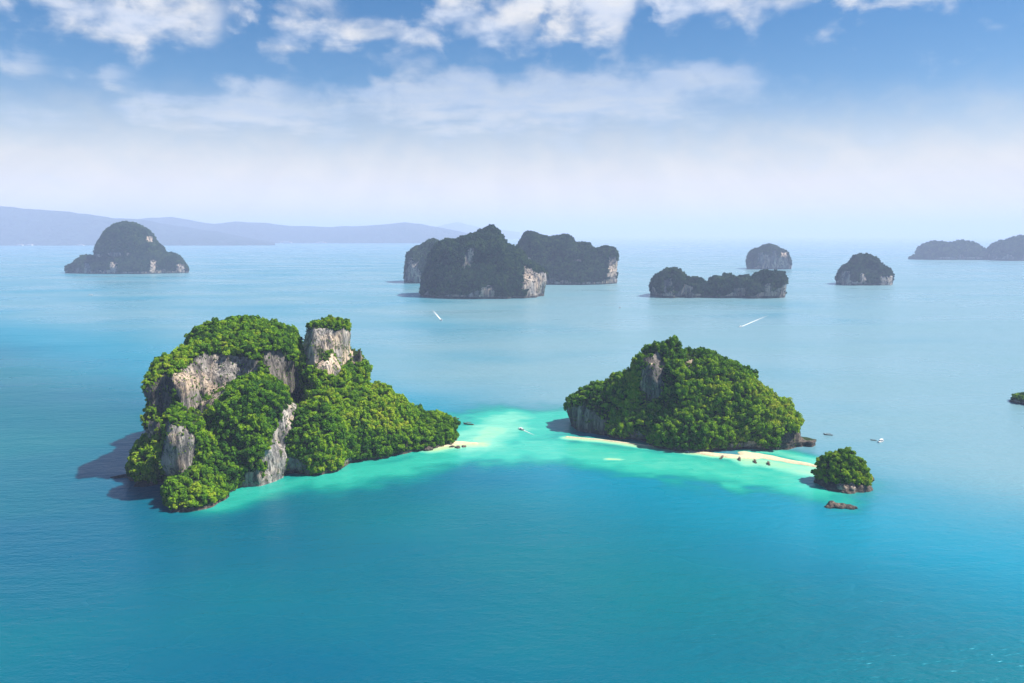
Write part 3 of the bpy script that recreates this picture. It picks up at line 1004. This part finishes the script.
shc = ramp(nt, sh, [(0.0, (0.001, 0.10, 0.15)), (0.22, (0.002, 0.14, 0.17)), (0.45, (0.004, 0.215, 0.180)), (0.64, (0.026, 0.34, 0.26)), (0.82, (0.16, 0.47, 0.34)), (0.95, (0.32, 0.50, 0.29)), (1.0, (0.38, 0.48, 0.25))])
body = mixc(nt, smooth(nt, at.outputs['Fac'], 0.0, 0.66), deep, shc)
# wind waves
w1 = noise_tex(nt, mapping(nt, pos, (0.075, 0.19, 0), (0, 0, R(-16))), 1.0, 3, 0.55, 0.4)
w2 = noise_tex(nt, mapping(nt, pos, (0.28, 0.55, 0), (0, 0, R(12))), 1.0, 3, 0.55, 0.2)
gust = noise_tex(nt, mapping(nt, pos, (0.0016, 0.0048, 0), (0, 0, R(8))), 1.0, 4, 0.55)
w0 = noise_tex(nt, mapping(nt, pos, (0.016, 0.045, 0), (0, 0, R(-24))), 1.0, 2, 0.5, 0.3)
hgt = math_node(nt, 'ADD', math_node(nt, 'MULTIPLY_ADD', w0, 1.6, w1), math_node(nt, 'MULTIPLY', w2, 0.50))
bp = nn(nt, 'ShaderNodeBump')
bp.inputs['Distance'].default_value = 1.5
link(nt, smooth(nt, gust, 0.32, 0.68, 0.18, 0.95), bp.inputs['Strength'])
link(nt, hgt, bp.inputs['Height'])
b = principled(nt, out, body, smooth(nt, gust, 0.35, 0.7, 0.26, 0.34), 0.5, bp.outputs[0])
b.inputs['IOR'].default_value = 1.45
b.inputs['Specular Tint'].default_value = (0.05, 0.7, 1.0, 1)
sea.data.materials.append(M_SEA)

# ------------------------------------------------------------------ trees
def crown_mesh(name, seed, leaves=430, flat=0.8, lobes=8, size=0.17):
    r_ = np.random.default_rng(seed)
    cs = r_.normal(size=(lobes, 3))
    cs /= np.linalg.norm(cs, axis=1)[:, None]
    cs *= (0.36 + 0.38 * r_.random(lobes))[:, None]
    cs[:, 2] = cs[:, 2] * 0.8 + 0.06
    rs = 0.24 + 0.24 * r_.random(lobes)
    w = rs ** 2 / (rs ** 2).sum()
    V, F, T = [], [], []
    tint_l = r_.random(lobes)
    i = 0
    while i < leaves:
        k = r_.choice(lobes, p=w)
        d = r_.normal(size=3)
        d /= np.linalg.norm(d)
        if d[2] < -0.55 and r_.random() < 0.7:
            continue
        p = cs[k] + d * rs[k] * (0.70 + 0.50 * r_.random())
        if (np.linalg.norm(cs - p, axis=1) < rs * 0.72).any():
            continue
        nrm = d + r_.normal(size=3) * 0.42 + np.array((0, 0, 0.22))
        nrm /= np.linalg.norm(nrm)
        t = np.cross(nrm, r_.normal(size=3))
        t /= np.linalg.norm(t)
        b_ = np.cross(nrm, t)
        s1, s2 = size * (0.7 + 0.8 * r_.random()), size * (0.45 + 0.5 * r_.random())
        bend = nrm * s1 * 0.25
        for sgn in ((t * s1 - bend), (b_ * s2), (-t * s1 - bend), (-b_ * s2)):
            V.append((p + sgn) * (1, 1, flat))
        F.append((4 * i, 4 * i + 1, 4 * i + 2, 4 * i + 3))
        T.append(0.6 * tint_l[k] + 0.4 * r_.random())
        i += 1
    me = bpy.data.meshes.new(name)
    me.from_pydata([tuple(v) for v in V], [], F)
    a = me.attributes.new('tint', 'FLOAT', 'POINT')
    a.data.foreach_set('value', np.repeat(np.array(T, np.float32), 4))
    me.materials.append(M_LEAF)
    return me


def trunk_mesh(name, seed):
    """tapered trunk with a few limbs, reaching from z = -1.5 up into a crown of radius one centred at zero"""
    r_ = random.Random(seed)
    bm = bmesh.new()

    def tube(pts, rad, n=6):
        rings = []
        for i, (p, r) in enumerate(zip(pts, rad)):
            d = (pts[min(i + 1, len(pts) - 1)] - pts[max(i - 1, 0)]).normalized()
            u = d.orthogonal().normalized()
            w = d.cross(u)
            rings.append([bm.verts.new(p + (u * math.cos(2 * math.pi * k / n) + w * math.sin(2 * math.pi * k / n)) * r) for k in range(n)])
        for a, b in zip(rings, rings[1:]):
            for k in range(n):
                bm.faces.new((a[k], a[(k + 1) % n], b[(k + 1) % n], b[k]))
        bm.faces.new(rings[-1])
        bm.faces.new(rings[0][::-1])
    top = Vector((r_.uniform(-.08, .08), r_.uniform(-.08, .08), 0.25))
    tube([Vector((0, 0, -1.7)), Vector((0.02, 0, -1.0)), Vector((0, 0.03, -0.45)), top], [0.085, 0.065, 0.05, 0.02])
    for i in range(4):
        a = i * 1.57 + r_.uniform(-.4, .4)
        st = Vector((0, 0.02, -0.6 + 0.14 * i))
        tube([st, st + Vector((math.cos(a) * .28, math.sin(a) * .28, .22)), st + Vector((math.cos(a) * .55, math.sin(a) * .55, .5))], [0.035, 0.025, 0.010], 5)
    me = bpy.data.meshes.new(name)
    bmesh.ops.recalc_face_normals(bm, faces=bm.faces)
    bm.to_mesh(me)
    bm.free()
    me.materials.append(M_BARK)
    return me


CROWNS = [crown_mesh('crown', 11, 460, 0.9, 9), crown_mesh('crown', 12, 480, 1.05, 11), crown_mesh('crown', 13, 430, 0.66, 8), crown_mesh('crown', 14, 420, 1.35, 8)]
TRUNKS = [trunk_mesh('trunk', i) for i in range(3)]

pts = []
for isl, nm, big_r in ((left, 'tall', 4.3), (right, 'wooded', 4.9)):
    p, nrm, r = plant_points(isl, 1.5, big_r, 0.37, 2.4, 0.30)
    pts.append((p, nrm, r, nm))
p, nrm, r = plant_points(islet, 1.7, 3.2, 0.44, 4.0, 0.0)
pts.append((p, nrm, r, 'islet'))
p, nrm, r = plant_points(edge, 1.7, 3.0, 0.5, 5.0, 0.0)
pts.append((p, nrm, r, 'edge'))
TP = np.concatenate([t[0] for t in pts])
TN = np.concatenate([t[1] for t in pts])
TR = np.concatenate([t[2] for t in pts])
TI = np.concatenate([[t[3]] * len(t[0]) for t in pts])
out_dir = TN * 0.55 + np.array((0, 0, 0.45))
TC = TP + out_dir * TR[:, None] * (0.35 + 0.75 * rng.random(len(TP)))[:, None]          # crown centres
px, py, zc = project(TC)
# low scrub instead of trees on the tower's top and on the dark end wall
scrub = ((TI == 'tall') & (px > 297) & (px < 374) & (py < 338)) | ((TI == 'tall') & in_poly(px, py, [(120, 340), (176, 342), (178, 420), (130, 440)]))
TC = np.where(scrub[:, None], TP + (TC - TP) * 0.5, TC)
TR = np.where(scrub, TR * 0.62, TR)
keep = ~((TI == 'wooded') & (px > 797) & (py > 424)) & ~((TI == 'tall') & (px > 351) & (px < 376) & (py < 346))
for cl in C_LEFT + C_RIGHT:
    if cl.get('bare', True):
        near = in_poly(px, py, cl['poly'])
        for ox, oy in ((3, 0), (-3, 0), (0, -3)):
            near |= in_poly(px + ox, py + oy, cl['poly']) & (TR > 2.6)
        TC = np.where(near[:, None], TP + (TC - TP) * 0.35, TC)
        TR = np.where(near, np.minimum(TR * 0.5, 1.5), TR)
TP, TN, TR, TI, TC = TP[keep], TN[keep], TR[keep], TI[keep], TC[keep]
TK = rng.integers(0, 4, len(TP))
TROT = rng.random(len(TP)) * 6.28318
TS = TR[:, None] * (0.78 + 0.50 * rng.random((len(TP), 3)))

# which trees show: painter's pass from the camera with the ground as occluder
allv, allf, off = [], [], 0
for isl in (left, right, islet, edge):
    allv.append(isl['v'])
    allf.append(isl['q'] + off)
    off += len(isl['v'])
bvh = BVHTree.FromPolygons(np.concatenate(allv).tolist(), np.concatenate(allf).tolist())
camv = Vector((0, 0, CAM_H))
px, py, zc = project(TC)
pr = TR * FOC / zc
cover = np.zeros((683, 1100), bool)
shown = np.zeros(len(TP))
for i in np.argsort(zc):
    x0, x1, y0, y1 = int(px[i] - pr[i]), int(px[i] + pr[i]) + 1, int(py[i] - pr[i]), int(py[i] + pr[i]) + 1
    if x0 < 0 or x1 >= 1024 or y0 < 0 or y1 >= 683:
        continue
    hit = bvh.ray_cast(camv, (Vector(TC[i]) - camv).normalized())
    if hit[0] is not None and hit[3] < zc[i] - TR[i] * 1.3:
        continue
    yy, xx = np.mgrid[y0:y1, x0:x1]
    disc = (xx - px[i]) ** 2 + (yy - py[i]) ** 2 <= (pr[i] * 0.85) ** 2
    sub = cover[y0:y1, x0:x1]
    shown[i] = (disc & ~sub).sum()
    sub |= disc
pick = np.argsort(-shown)[:300]
pick = pick[shown[pick] > 6]
single = np.zeros(len(TP), bool)
single[pick] = True

MARKS = {
    'tall': [((180, 495), 'on the low rocky point under the front pinnacle'), ((150, 470), 'low on the shaded left side of the tall island'), ((180, 425), 'around the front pinnacle of the tall island'), ((158, 390), 'on the left end wall of the tall island'),
             ((215, 330), 'on the domed summit of the tall island'), ((280, 335), 'on the summit beside the gully of the tall island'), ((235, 390), 'just below the broad upper cliff of the tall island'), ((255, 430), 'on the rounded front bulge of the tall island'), ((225, 475), 'at the waterline under the front bulge of the tall island'),
             ((330, 322), 'on top of the bare rock tower'), ((325, 390), 'at the foot of the bare rock tower'), ((310, 445), 'right of the narrow buff cliff strip'), ((345, 455), 'along the lower right shore of the tall island'), ((375, 400), 'half way down the right ridge of the tall island'), ((395, 440), 'by the water near the sand spit'), ((435, 425), 'on the right tip above the sand spit')],
    'wooded': [((665, 345), 'on the summit of the wooded island'), ((600, 390), 'on the left shoulder of the wooded island'), ((600, 425), 'on the shaded left end of the wooded island'), ((650, 390), 'beside the grey rock face of the wooded island'), ((660, 430), 'above the narrow part of the beach on the wooded island'), ((710, 370), 'on the upper right slope of the wooded island'),
               ((715, 410), 'in the middle of the wooded island facing the camera'), ((720, 445), 'at the back of the widening beach'), ((760, 400), 'on the right skyline of the wooded island'), ((770, 435), 'beside the rock ledge at the right end of the wooded island')],
    'islet': [((840, 455), 'on the crown of the small islet'), ((828, 475), 'on the dark left side of the small islet'), ((855, 472), 'above the pale boulders of the small islet')],
    'edge': [((1020, 400), 'on the rock stack at the right edge')],
}
SHAPE = ['rounded', 'tall lumpy', 'flat spreading', 'narrow upright']
first = {}
for i in pick:
    k = int(TK[i])
    mk = min(MARKS[TI[i]], key=lambda m: (m[0][0] - px[i]) ** 2 + (m[0][1] - py[i]) ** 2)[1]
    big_ = 'large' if TR[i] > 3.6 else 'small'
    label = f'{big_} {SHAPE[k]} tree {mk}'
    if k not in first:
        t = thing('broadleaf_tree', label, 'tree', (0, 0, 0), 0, 'trees ' + mk)
        cr = bpy.data.objects.new('crown', CROWNS[k])
        C.objects.link(cr)
        cr.parent = t
        tr = bpy.data.objects.new('trunk', TRUNKS[k % 3])
        C.objects.link(tr)
        tr.parent = t
        first[k] = t
    else:
        t = dup(first[k], (0, 0, 0), 0, label, 'trees ' + mk)
    t.location = TC[i]
    t.rotation_euler = (0, 0, TROT[i])
    t.scale = TS[i]


def scatter(name, P, S_, rot, kind_i, protos, parent=None, mat=None):
    """ONE mass of foliage: a point per plant, crowns instanced on the points"""
    me = bpy.data.meshes.new(name)
    me.from_pydata(P.tolist(), [], [])
    for an, tp, arr in (('size', 'FLOAT_VECTOR', S_), ('turn', 'FLOAT_VECTOR', np.stack([rot * 0, rot * 0, rot], 1)), ('which', 'INT', kind_i)):
        at_ = me.attributes.new(an, tp, 'POINT')
        at_.data.foreach_set('vector' if tp == 'FLOAT_VECTOR' else 'value', np.ascontiguousarray(arr, np.float32 if tp == 'FLOAT_VECTOR' else np.int32).ravel())
    o = bpy.data.objects.new(name, me)
    C.objects.link(o)
    if parent is not None:
        o.parent = parent
    ng = bpy.data.node_groups.new(name, 'GeometryNodeTree')
    ng.interface.new_socket('Geometry', in_out='INPUT', socket_type='NodeSocketGeometry')
    ng.interface.new_socket('Geometry', in_out='OUTPUT', socket_type='NodeSocketGeometry')
    gi, go = nn(ng, 'NodeGroupInput'), nn(ng, 'NodeGroupOutput')
    inst = nn(ng, 'GeometryNodeInstanceOnPoints')
    join = nn(ng, 'GeometryNodeGeometryToInstance')
    for pr_ in reversed(protos):
        oi = nn(ng, 'GeometryNodeObjectInfo', transform_space='ORIGINAL')
        oi.inputs['Object'].default_value = pr_
        oi.inputs['As Instance'].default_value = False
        link(ng, oi.outputs['Geometry'], join.inputs[0])

    def attr(nm_, tp):
        n_ = nn(ng, 'GeometryNodeInputNamedAttribute', data_type=tp)
        n_.inputs['Name'].default_value = nm_
        return n_.outputs['Attribute']
    link(ng, gi.outputs[0], inst.inputs['Points'])
    link(ng, join.outputs[0], inst.inputs['Instance'])
    inst.inputs['Pick Instance'].default_value = True
    link(ng, attr('which', 'INT'), inst.inputs['Instance Index'])
    e2r = nn(ng, 'FunctionNodeEulerToRotation')
    link(ng, attr('turn', 'FLOAT_VECTOR'), e2r.inputs[0])
    link(ng, e2r.outputs[0], inst.inputs['Rotation'])
    link(ng, attr('size', 'FLOAT_VECTOR'), inst.inputs['Scale'])
    res = inst.outputs[0]
    if mat is not None:
        sm = nn(ng, 'GeometryNodeSetMaterial')
        sm.inputs['Material'].default_value = mat
        link(ng, res, sm.inputs[0])
        res = sm.outputs[0]
    link(ng, res, go.inputs[0])
    md = o.modifiers.new('foliage', 'NODES')
    md.node_group = ng
    return o


PROTO = [next(c for c in first[k].children if c.name.startswith('crown')) for k in sorted(first)]
rest = ~single
fo = scatter('forest', TC[rest], TS[rest], TROT[rest], TK[rest], PROTO)
tag(fo, 'dense green forest clothing the near islands', 'forest', None, 'stuff')

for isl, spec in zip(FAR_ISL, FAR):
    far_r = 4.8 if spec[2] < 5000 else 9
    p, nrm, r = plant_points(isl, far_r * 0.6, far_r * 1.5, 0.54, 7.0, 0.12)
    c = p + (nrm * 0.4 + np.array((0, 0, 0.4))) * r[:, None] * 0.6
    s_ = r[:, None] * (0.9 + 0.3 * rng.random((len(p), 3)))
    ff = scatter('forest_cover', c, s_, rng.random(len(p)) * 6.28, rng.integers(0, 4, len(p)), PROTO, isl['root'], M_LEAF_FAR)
    ff['kind'] = 'stuff'

# ------------------------------------------------------------------ boats
M_WOOD = plain('dark_stained_wood', (0.10, 0.055, 0.03), 0.6)
M_WHITE = plain('white_gelcoat', (0.78, 0.78, 0.76), 0.25, 0.5)
M_CANVAS = plain('pale_canvas', (0.62, 0.60, 0.56), 0.9, 0.1)
M_OLDCANVAS = plain('weathered_canvas', (0.13, 0.115, 0.10), 0.9, 0.1)
M_BLUE = plain('navy_paint', (0.03, 0.05, 0.10), 0.4)
M_STEEL = plain('grey_steel', (0.30, 0.31, 0.32), 0.4)
M_GLASS = plain('smoked_glass', (0.02, 0.03, 0.04), 0.08, 0.6)
M_CLOTH = plain('ribbon_cloth', (0.65, 0.12, 0.10), 0.9, 0.1)


def hull_bm(L, W, D, bow_rise, stern=0.7, bow_pow=0.75, n=14):
    """a boat hull along +Y with an open top, pointed and raised at the bow"""
    bm = bmesh.new()
    rings = []
    for i in range(n):
        t = i / (n - 1)
        y = (t - 0.5) * L
        wd = W * 0.5 * ((stern + (1 - stern) * min(1, t / 0.35)) if t < 0.35 else max(0.015, (1 - ((t - 0.35) / 0.65) ** 2)) ** bow_pow)
        top = D * 0.55 + bow_rise * max(0, t - 0.45) ** 2 / 0.3 + 0.12 * D * (1 - t)
        bot = -D * 0.3 + max(0, t - 0.7) ** 2 * (bow_rise + D) * 3.2
        bot = min(bot, top - 0.05)
        cs = [(-1, top), (-0.97, top * 0.6 + bot * 0.4), (-0.6, bot * 0.85 + top * 0.15), (0, bot), (0.6, bot * 0.85 + top * 0.15), (0.97, top * 0.6 + bot * 0.4), (1, top), (0.86, top), (0.80, top * 0.45 + bot * 0.55), (0, top * 0.3 + bot * 0.7), (-0.80, top * 0.45 + bot * 0.55), (-0.86, top)]
        rings.append([bm.verts.new((u * wd, y, z)) for u, z in cs])
    for a_, b_ in zip(rings, rings[1:]):
        for k in range(12):
            bm.faces.new((a_[k], a_[(k + 1) % 12], b_[(k + 1) % 12], b_[k]))
    bm.faces.new(rings[0][::-1])
    bm.faces.new(rings[-1])
    return bm


def box_bm(x0, x1, y0, y1, z0, z1, bevel=0.05, bm=None, taper=0.0):
    bm = bm or bmesh.new()
    r_ = bmesh.ops.create_cube(bm, size=1)
    for v_ in r_['verts']:
        s_ = 1 - taper * (v_.co.z + 0.5)
        v_.co = Vector(((x0 + x1) / 2 + v_.co.x * (x1 - x0) * s_, (y0 + y1) / 2 + v_.co.y * (y1 - y0) * s_, (z0 + z1) / 2 + v_.co.z * (z1 - z0)))
    if bevel:
        ed = list({e for v_ in r_['verts'] for e in v_.link_edges})
        bmesh.ops.bevel(bm, geom=ed, offset=bevel, segments=2, affect='EDGES')
    return bm


def rod_bm(p, q_, r_, n=8):
    bm = bmesh.new()
    p, q_ = Vector(p), Vector(q_)
    d = (q_ - p)
    m = Matrix.Translation((p + q_) / 2) @ d.to_track_quat('Z', 'Y').to_matrix().to_4x4()
    bmesh.ops.create_cone(bm, cap_ends=True, segments=n, radius1=r_, radius2=r_, depth=d.length, matrix=m)
    return bm


def roof_bm(W, y0, y1, z, arch=0.25, th=0.06):
    bm = bmesh.new()
    rows = []
    for y in (y0, y1):
        up = [bm.verts.new((W * (k / 6 - 0.5), y, z + arch * (1 - (k / 3 - 1) ** 2))) for k in range(7)]
        dn = [bm.verts.new((v_.co.x, y, v_.co.z - th)) for v_ in up]
        rows.append(up + dn[::-1])
    n = 14
    for k in range(n):
        bm.faces.new((rows[0][k], rows[0][(k + 1) % n], rows[1][(k + 1) % n], rows[1][k]))
    bm.faces.new(rows[0][::-1])
    bm.faces.new(rows[1])
    return bm


def longtail(label, loc, rz, canopy_mat=None):
    t = thing('longtail_boat', label, 'boat', loc, rz, 'wooden longtail boats')
    bm_obj('hull', hull_bm(11.5, 2.3, 1.1, 1.5), M_WOOD, t, True)
    bm_obj('canopy', roof_bm(2.1, -3.2, 2.2, 2.2), canopy_mat or M_OLDCANVAS, t)
    for sx in (-0.85, 0.85):
        for y in (-3.0, 2.0):
            bm_obj('post', rod_bm((sx, y, 0.3), (sx, y, 2.2), 0.05), M_WOOD, t)
    en = bm_obj('engine', box_bm(-0.3, 0.3, -5.4, -4.5, 0.75, 1.35), M_STEEL, t)
    bm_obj('drive_shaft', rod_bm((0, -5.3, 0.9), (0.3, -9.2, 0.05), 0.05), M_STEEL, en)
    bm_obj('bow_ribbon', rod_bm((0, 5.1, 1.0), (0, 5.25, 1.5), 0.16), M_CLOTH, t)
    return t


def speedboat(label, loc, rz, L=12.0, group='speedboats on the water'):
    t = thing('speedboat', label, 'boat', loc, rz, group)
    k = L / 12.0
    bm_obj('hull', hull_bm(L, 3.4 * k, 1.7 * k, 0.9 * k, 0.9, 0.6), M_WHITE, t, True)
    bm_obj('stripe', box_bm(-1.73 * k, 1.73 * k, -5.6 * k, 0.2 * k, 0.30 * k, 0.55 * k, 0.02), M_BLUE, t)
    bm_obj('deck', box_bm(-1.1 * k, 1.1 * k, 1.4 * k, 4.2 * k, 0.7 * k, 1.25 * k, 0.2 * k, None, 0.3), M_WHITE, t)
    bm_obj('windscreen', box_bm(-1.2 * k, 1.2 * k, 0.7 * k, 1.3 * k, 1.0 * k, 1.9 * k, 0.05, None, 0.25), M_GLASS, t)
    bm_obj('canopy', roof_bm(3.0 * k, -4.6 * k, 1.2 * k, 2.5 * k), M_WHITE, t)
    for sx in (-1.3, 1.3):
        for y in (-4.3, 0.9):
            bm_obj('post', rod_bm((sx * k, y * k, 0.5 * k), (sx * k, y * k, 2.55 * k), 0.05), M_STEEL, t)
        bm_obj('outboard_engine', box_bm(sx * k * 0.45 - 0.25, sx * k * 0.45 + 0.25, -6.6 * k, -5.9 * k, 0.2, 1.4 * k, 0.1), M_BLUE, t)
    return t


M_FOAM, nt, out = new_mat('sea_foam')
at = nn(nt, 'ShaderNodeAttribute', attribute_name='foam')
geo = nn(nt, 'ShaderNodeNewGeometry')
n = noise_tex(nt, mapping(nt, geo.outputs['Position'], (0.6,) * 3), 1.0, 5, 0.65)
fac = smooth(nt, math_node(nt, 'ADD', at.outputs['Fac'], math_node(nt, 'MULTIPLY_ADD', n, 0.9, -0.45)), 0.25, 0.85)
d = nn(nt, 'ShaderNodeBsdfDiffuse')
d.inputs['Color'].default_value = (0.60, 0.63, 0.64, 1)
t = nn(nt, 'ShaderNodeBsdfTransparent')
mx = nn(nt, 'ShaderNodeMixShader')
link(nt, fac, mx.inputs[0])
link(nt, t.outputs[0], mx.inputs[1])
link(nt, d.outputs[0], mx.inputs[2])
link(nt, mx.outputs[0], out.inputs['Surface'])


def wake(p0, p1, w0, w1, label, strength=1.0):
    """foam trail from the boat at p0 to where it dies out at p1"""
    p0, p1 = np.array(p0), np.array(p1)
    dr = p1 - p0
    L = np.linalg.norm(dr)
    dr /= L
    sd_ = np.array((-dr[1], dr[0]))
    V, F, A = [], [], []
    n, m = 24, 7
    for i in range(n):
        t_ = i / (n - 1)
        for j in range(m):
            u = j / (m - 1) * 2 - 1
            w_ = w0 + (w1 - w0) * t_
            e = 1 - u * u
            c = p0 + dr * L * t_ + sd_ * u * w_ * 0.5
            V.append((c[0], c[1], 0.02 + 0.35 * e * (1 - t_)))
            A.append(strength * e ** 0.6 * (1 - t_) ** 0.8 * (1 if i else 0.4))
    for i in range(n - 1):
        for j in range(m - 1):
            F.append((i * m + j, i * m + j + 1, (i + 1) * m + j + 1, (i + 1) * m + j))
    o = mesh_obj('boat_wake', np.array(V), F, M_FOAM, None, True)
    a_ = o.data.attributes.new('foam', 'FLOAT', 'POINT')
    a_.data.foreach_set('value', np.array(A, np.float32))
    return tag(o, label, None, None, 'stuff')


def sea3(px_, py_, z=0.0):
    p_ = on_sea(px_, py_)
    return (p_[0], p_[1], z)


def heading(a_, b_):
    """rotation that points the bow (+Y) from photo point a towards photo point b"""
    p_, q_ = on_sea(*a_), on_sea(*b_)
    d_ = q_ - p_
    return math.atan2(-d_[0], d_[1])


speedboat('white speedboat with a short bright wake below the pink cliffed island', sea3(441.5, 320.5), heading((434, 313), (441.5, 320.5)), 15)
wake(on_sea(441, 320), on_sea(430, 307), 3.5, 10, 'short bright foam wake below the pink cliffed island')
speedboat('speedboat at the left tip of a long white wake below the low humped island', sea3(740, 327), heading((765, 318), (740, 327)), 12)
wake(on_sea(741, 326.8), on_sea(776, 312), 3.5, 11, 'long white foam wake below the low humped island')
speedboat('distant boat with a faint trailing wake between the island cluster and the humped island', sea3(620, 308), heading((598, 336), (620, 308)), 12)
wake(on_sea(619.5, 309), on_sea(596, 338), 6, 22, 'very faint foam trail in the middle distance', 0.36)
speedboat('far speedboat with a flat white wake in front of the lone domed island', sea3(91, 295.2), heading((104, 295), (91, 295)), 14)
wake(on_sea(92, 295.2), on_sea(106, 295), 7, 12, 'flat white foam wake in front of the lone domed island')
speedboat('tiny boat near the beehive island, close to the horizon', sea3(896, 258), 1.2, 24)
speedboat('white roofed speedboat crossing the pale shallows between the two near islands', sea3(521, 429.5), heading((538, 436), (521, 429.5)), 9)
wake(on_sea(522.5, 430), on_sea(542, 438.5), 1.6, 5, 'thin foam wake in the pale shallows', 0.8)
speedboat('white motor yacht moored in blue water right of the small islet', sea3(880.5, 442), 2.4, 11)
longtail('small dark longtail boat moored beside the white motor yacht', sea3(873.5, 440.5), 1.0).scale = (0.5, 0.5, 0.5)
longtail('dark longtail boat under way in open water behind the rock ledge', sea3(828, 435), 1.2).scale = (0.75, 0.75, 0.75)
longtail('dark longtail boat afloat just off the sand spit', sea3(468.5, 424.5), 1.25)
longtail('dark longtail boat half hidden behind the right tip of the tall island', sea3(454, 419), 1.4)
BEACHED = [(722, 458, 'leftmost on the beach under the trees'), (739.5, 459.5, 'second on the beach from the left'), (755, 462, 'third boat on the beach from the left'), (768.5, 464, 'rightmost, where the sandbar starts')]
for x_, y_, lab in BEACHED:
    longtail('longtail boat nosed onto the sand, ' + lab, sea3(x_, y_, 0.25), R(-35 + (x_ % 7) * 5)).scale = (0.8, 0.8, 0.75)
speedboat('small pale boat at the edge of the narrow beach below the wooded island', sea3(687.5, 452.5, 0.1), 0.4, 6)

# ------------------------------------------------------------------ boulders, shore rocks and the far coast's buildings
def boulder(name, label, loc, r_, seed, mat, squash=0.75, group=None):
    bm = bmesh.new()
    bmesh.ops.create_icosphere(bm, subdivisions=4, radius=1)
    co = np.array([v_.co[:] for v_ in bm.verts])
    d = 1 + 0.95 * vnoise(co[:, 0] * 1.3 + seed * 3.7, co[:, 1] * 1.3 + 9, co[:, 2] * 1.3) + 0.25 * vnoise(co[:, 0] * 3.4 + seed, co[:, 1] * 3.4, co[:, 2] * 3.4 + 5)
    for v_, k, c in zip(bm.verts, d, co):
        v_.co = Vector(c * k) * r_
        v_.co.z *= squash
    o = bm_obj(name, bm, mat, None, True)
    o.location = loc
    o.rotation_euler = (0, 0, seed * 1.3)
    return tag(o, label, 'rock', group)


M_PALE = rock_mat('pale_boulder', False, 2.2, 1.1)
for i, (x_, y_, r_, lab) in enumerate([(851.5, 491, 4.6, 'largest pale pinkish boulder in the middle of the islet foot'), (861.5, 489, 3.9, 'buff boulder at the right of the islet foot'), (841.5, 491, 3.4, 'narrow pale boulder at the left of the islet foot'), (868.5, 483, 3.0, 'dark boulder at the far right corner of the islet')]):
    boulder('boulder', lab, sea3(x_, y_, 3.0), r_, i + 1, M_PALE if i < 3 else M_SHORE, 0.9, 'boulders round the small islet')
for i, (x_, y_, r_, lab) in enumerate([(452, 447, 2.2, 'dark flat rock at the left of the row on the sand spit'), (458, 447.6, 2.6, 'dark flat rock in the middle of the row on the sand spit'), (464, 446.6, 2.4, 'dark flat rock at the right of the row on the sand spit'), (455, 440, 2.6, 'dark upright rock standing behind the sand spit')]):
    boulder('boulder', lab, sea3(x_, y_, 0.3), r_, i + 7, M_SHORE, 0.45 if i < 3 else 0.95, 'rocks on the sand spit')
for i, (x_, y_, r_) in enumerate([(427, 450, 4.0)]):
    boulder('boulder', 'dark rounded rock at the tree foot where the sand spit begins', sea3(x_, y_, 1.0), r_, 21, M_SHORE, 0.9)

M_WALL = plain('white_render', (0.74, 0.72, 0.68), 0.8, 0.1)
M_ROOF = plain('terracotta_tiles', (0.36, 0.19, 0.12), 0.9, 0.1)


def building(label, px_, py_, Y, w, h):
    X_, Z_, _t = at_depth(px_, py_, Y)
    p_ = (X_, Y, -2)
    t = thing('waterfront_building', label, 'building', p_, 0, 'pale buildings on the far coast')
    bm = box_bm(-w / 2, w / 2, -18, 18, 0, h * 0.72, 0)
    box_bm(-w * 0.22, w * 0.25, -13, 13, h * 0.73, h, 0, bm)
    bm_obj('wall', bm, M_WALL, t)
    bm = bmesh.new()
    for a_, b_, z_ in ((-w / 2 - 2, -w * 0.23, h * 0.725), (w * 0.26, w / 2 + 2, h * 0.725)):
        box_bm(a_, b_, -20, 20, z_, z_ + h * 0.12, 0, bm, 0.35)
    bm_obj('roof', bm, M_ROOF, t)
    for f_ in range(4):
        bm_obj('window_band', box_bm(-w * 0.46, w * 0.46, -18.6, -17.9, h * (0.1 + 0.15 * f_), h * (0.16 + 0.15 * f_), 0), M_GLASS, t)
    return t


for px_, w, h, lab in ((20, 90, 26, 'leftmost pale waterfront building under the far ridge'), (29, 110, 30, 'pale waterfront building second from the left under the far ridge'), (80, 120, 22, 'low pale building by the water right behind the lone domed island'), (232, 100, 36, 'white building on the shore left of the long white block'),
                       (286, 240, 44, 'long white block on the far shore below the pale hills'), (321, 200, 34, 'pale block on the far shore right of the long white one')):
    Yb = 13150 if px_ < 200 else 16300
    building(lab, px_, 241, Yb, w, h)

# ------------------------------------------------------------------ haze
bm = box_bm(-160000, 160000, -3500, 175000, -12, 860, 0)
M_HAZE, nt, out = new_mat('sea_haze')
vol = nn(nt, 'ShaderNodeVolumePrincipled')
vol.inputs['Color'].default_value = (0.62, 0.70, 0.98, 1)
vol.inputs['Density'].default_value = HAZE_DENSITY
vol.inputs['Anisotropy'].default_value = 0.0
link(nt, vol.outputs[0], out.inputs['Volume'])
hz = bm_obj('haze', bm, M_HAZE)
tag(hz, None, None, None, 'stuff')
print('trees', len(TP), 'single', len(pick), 'first', sorted(first))
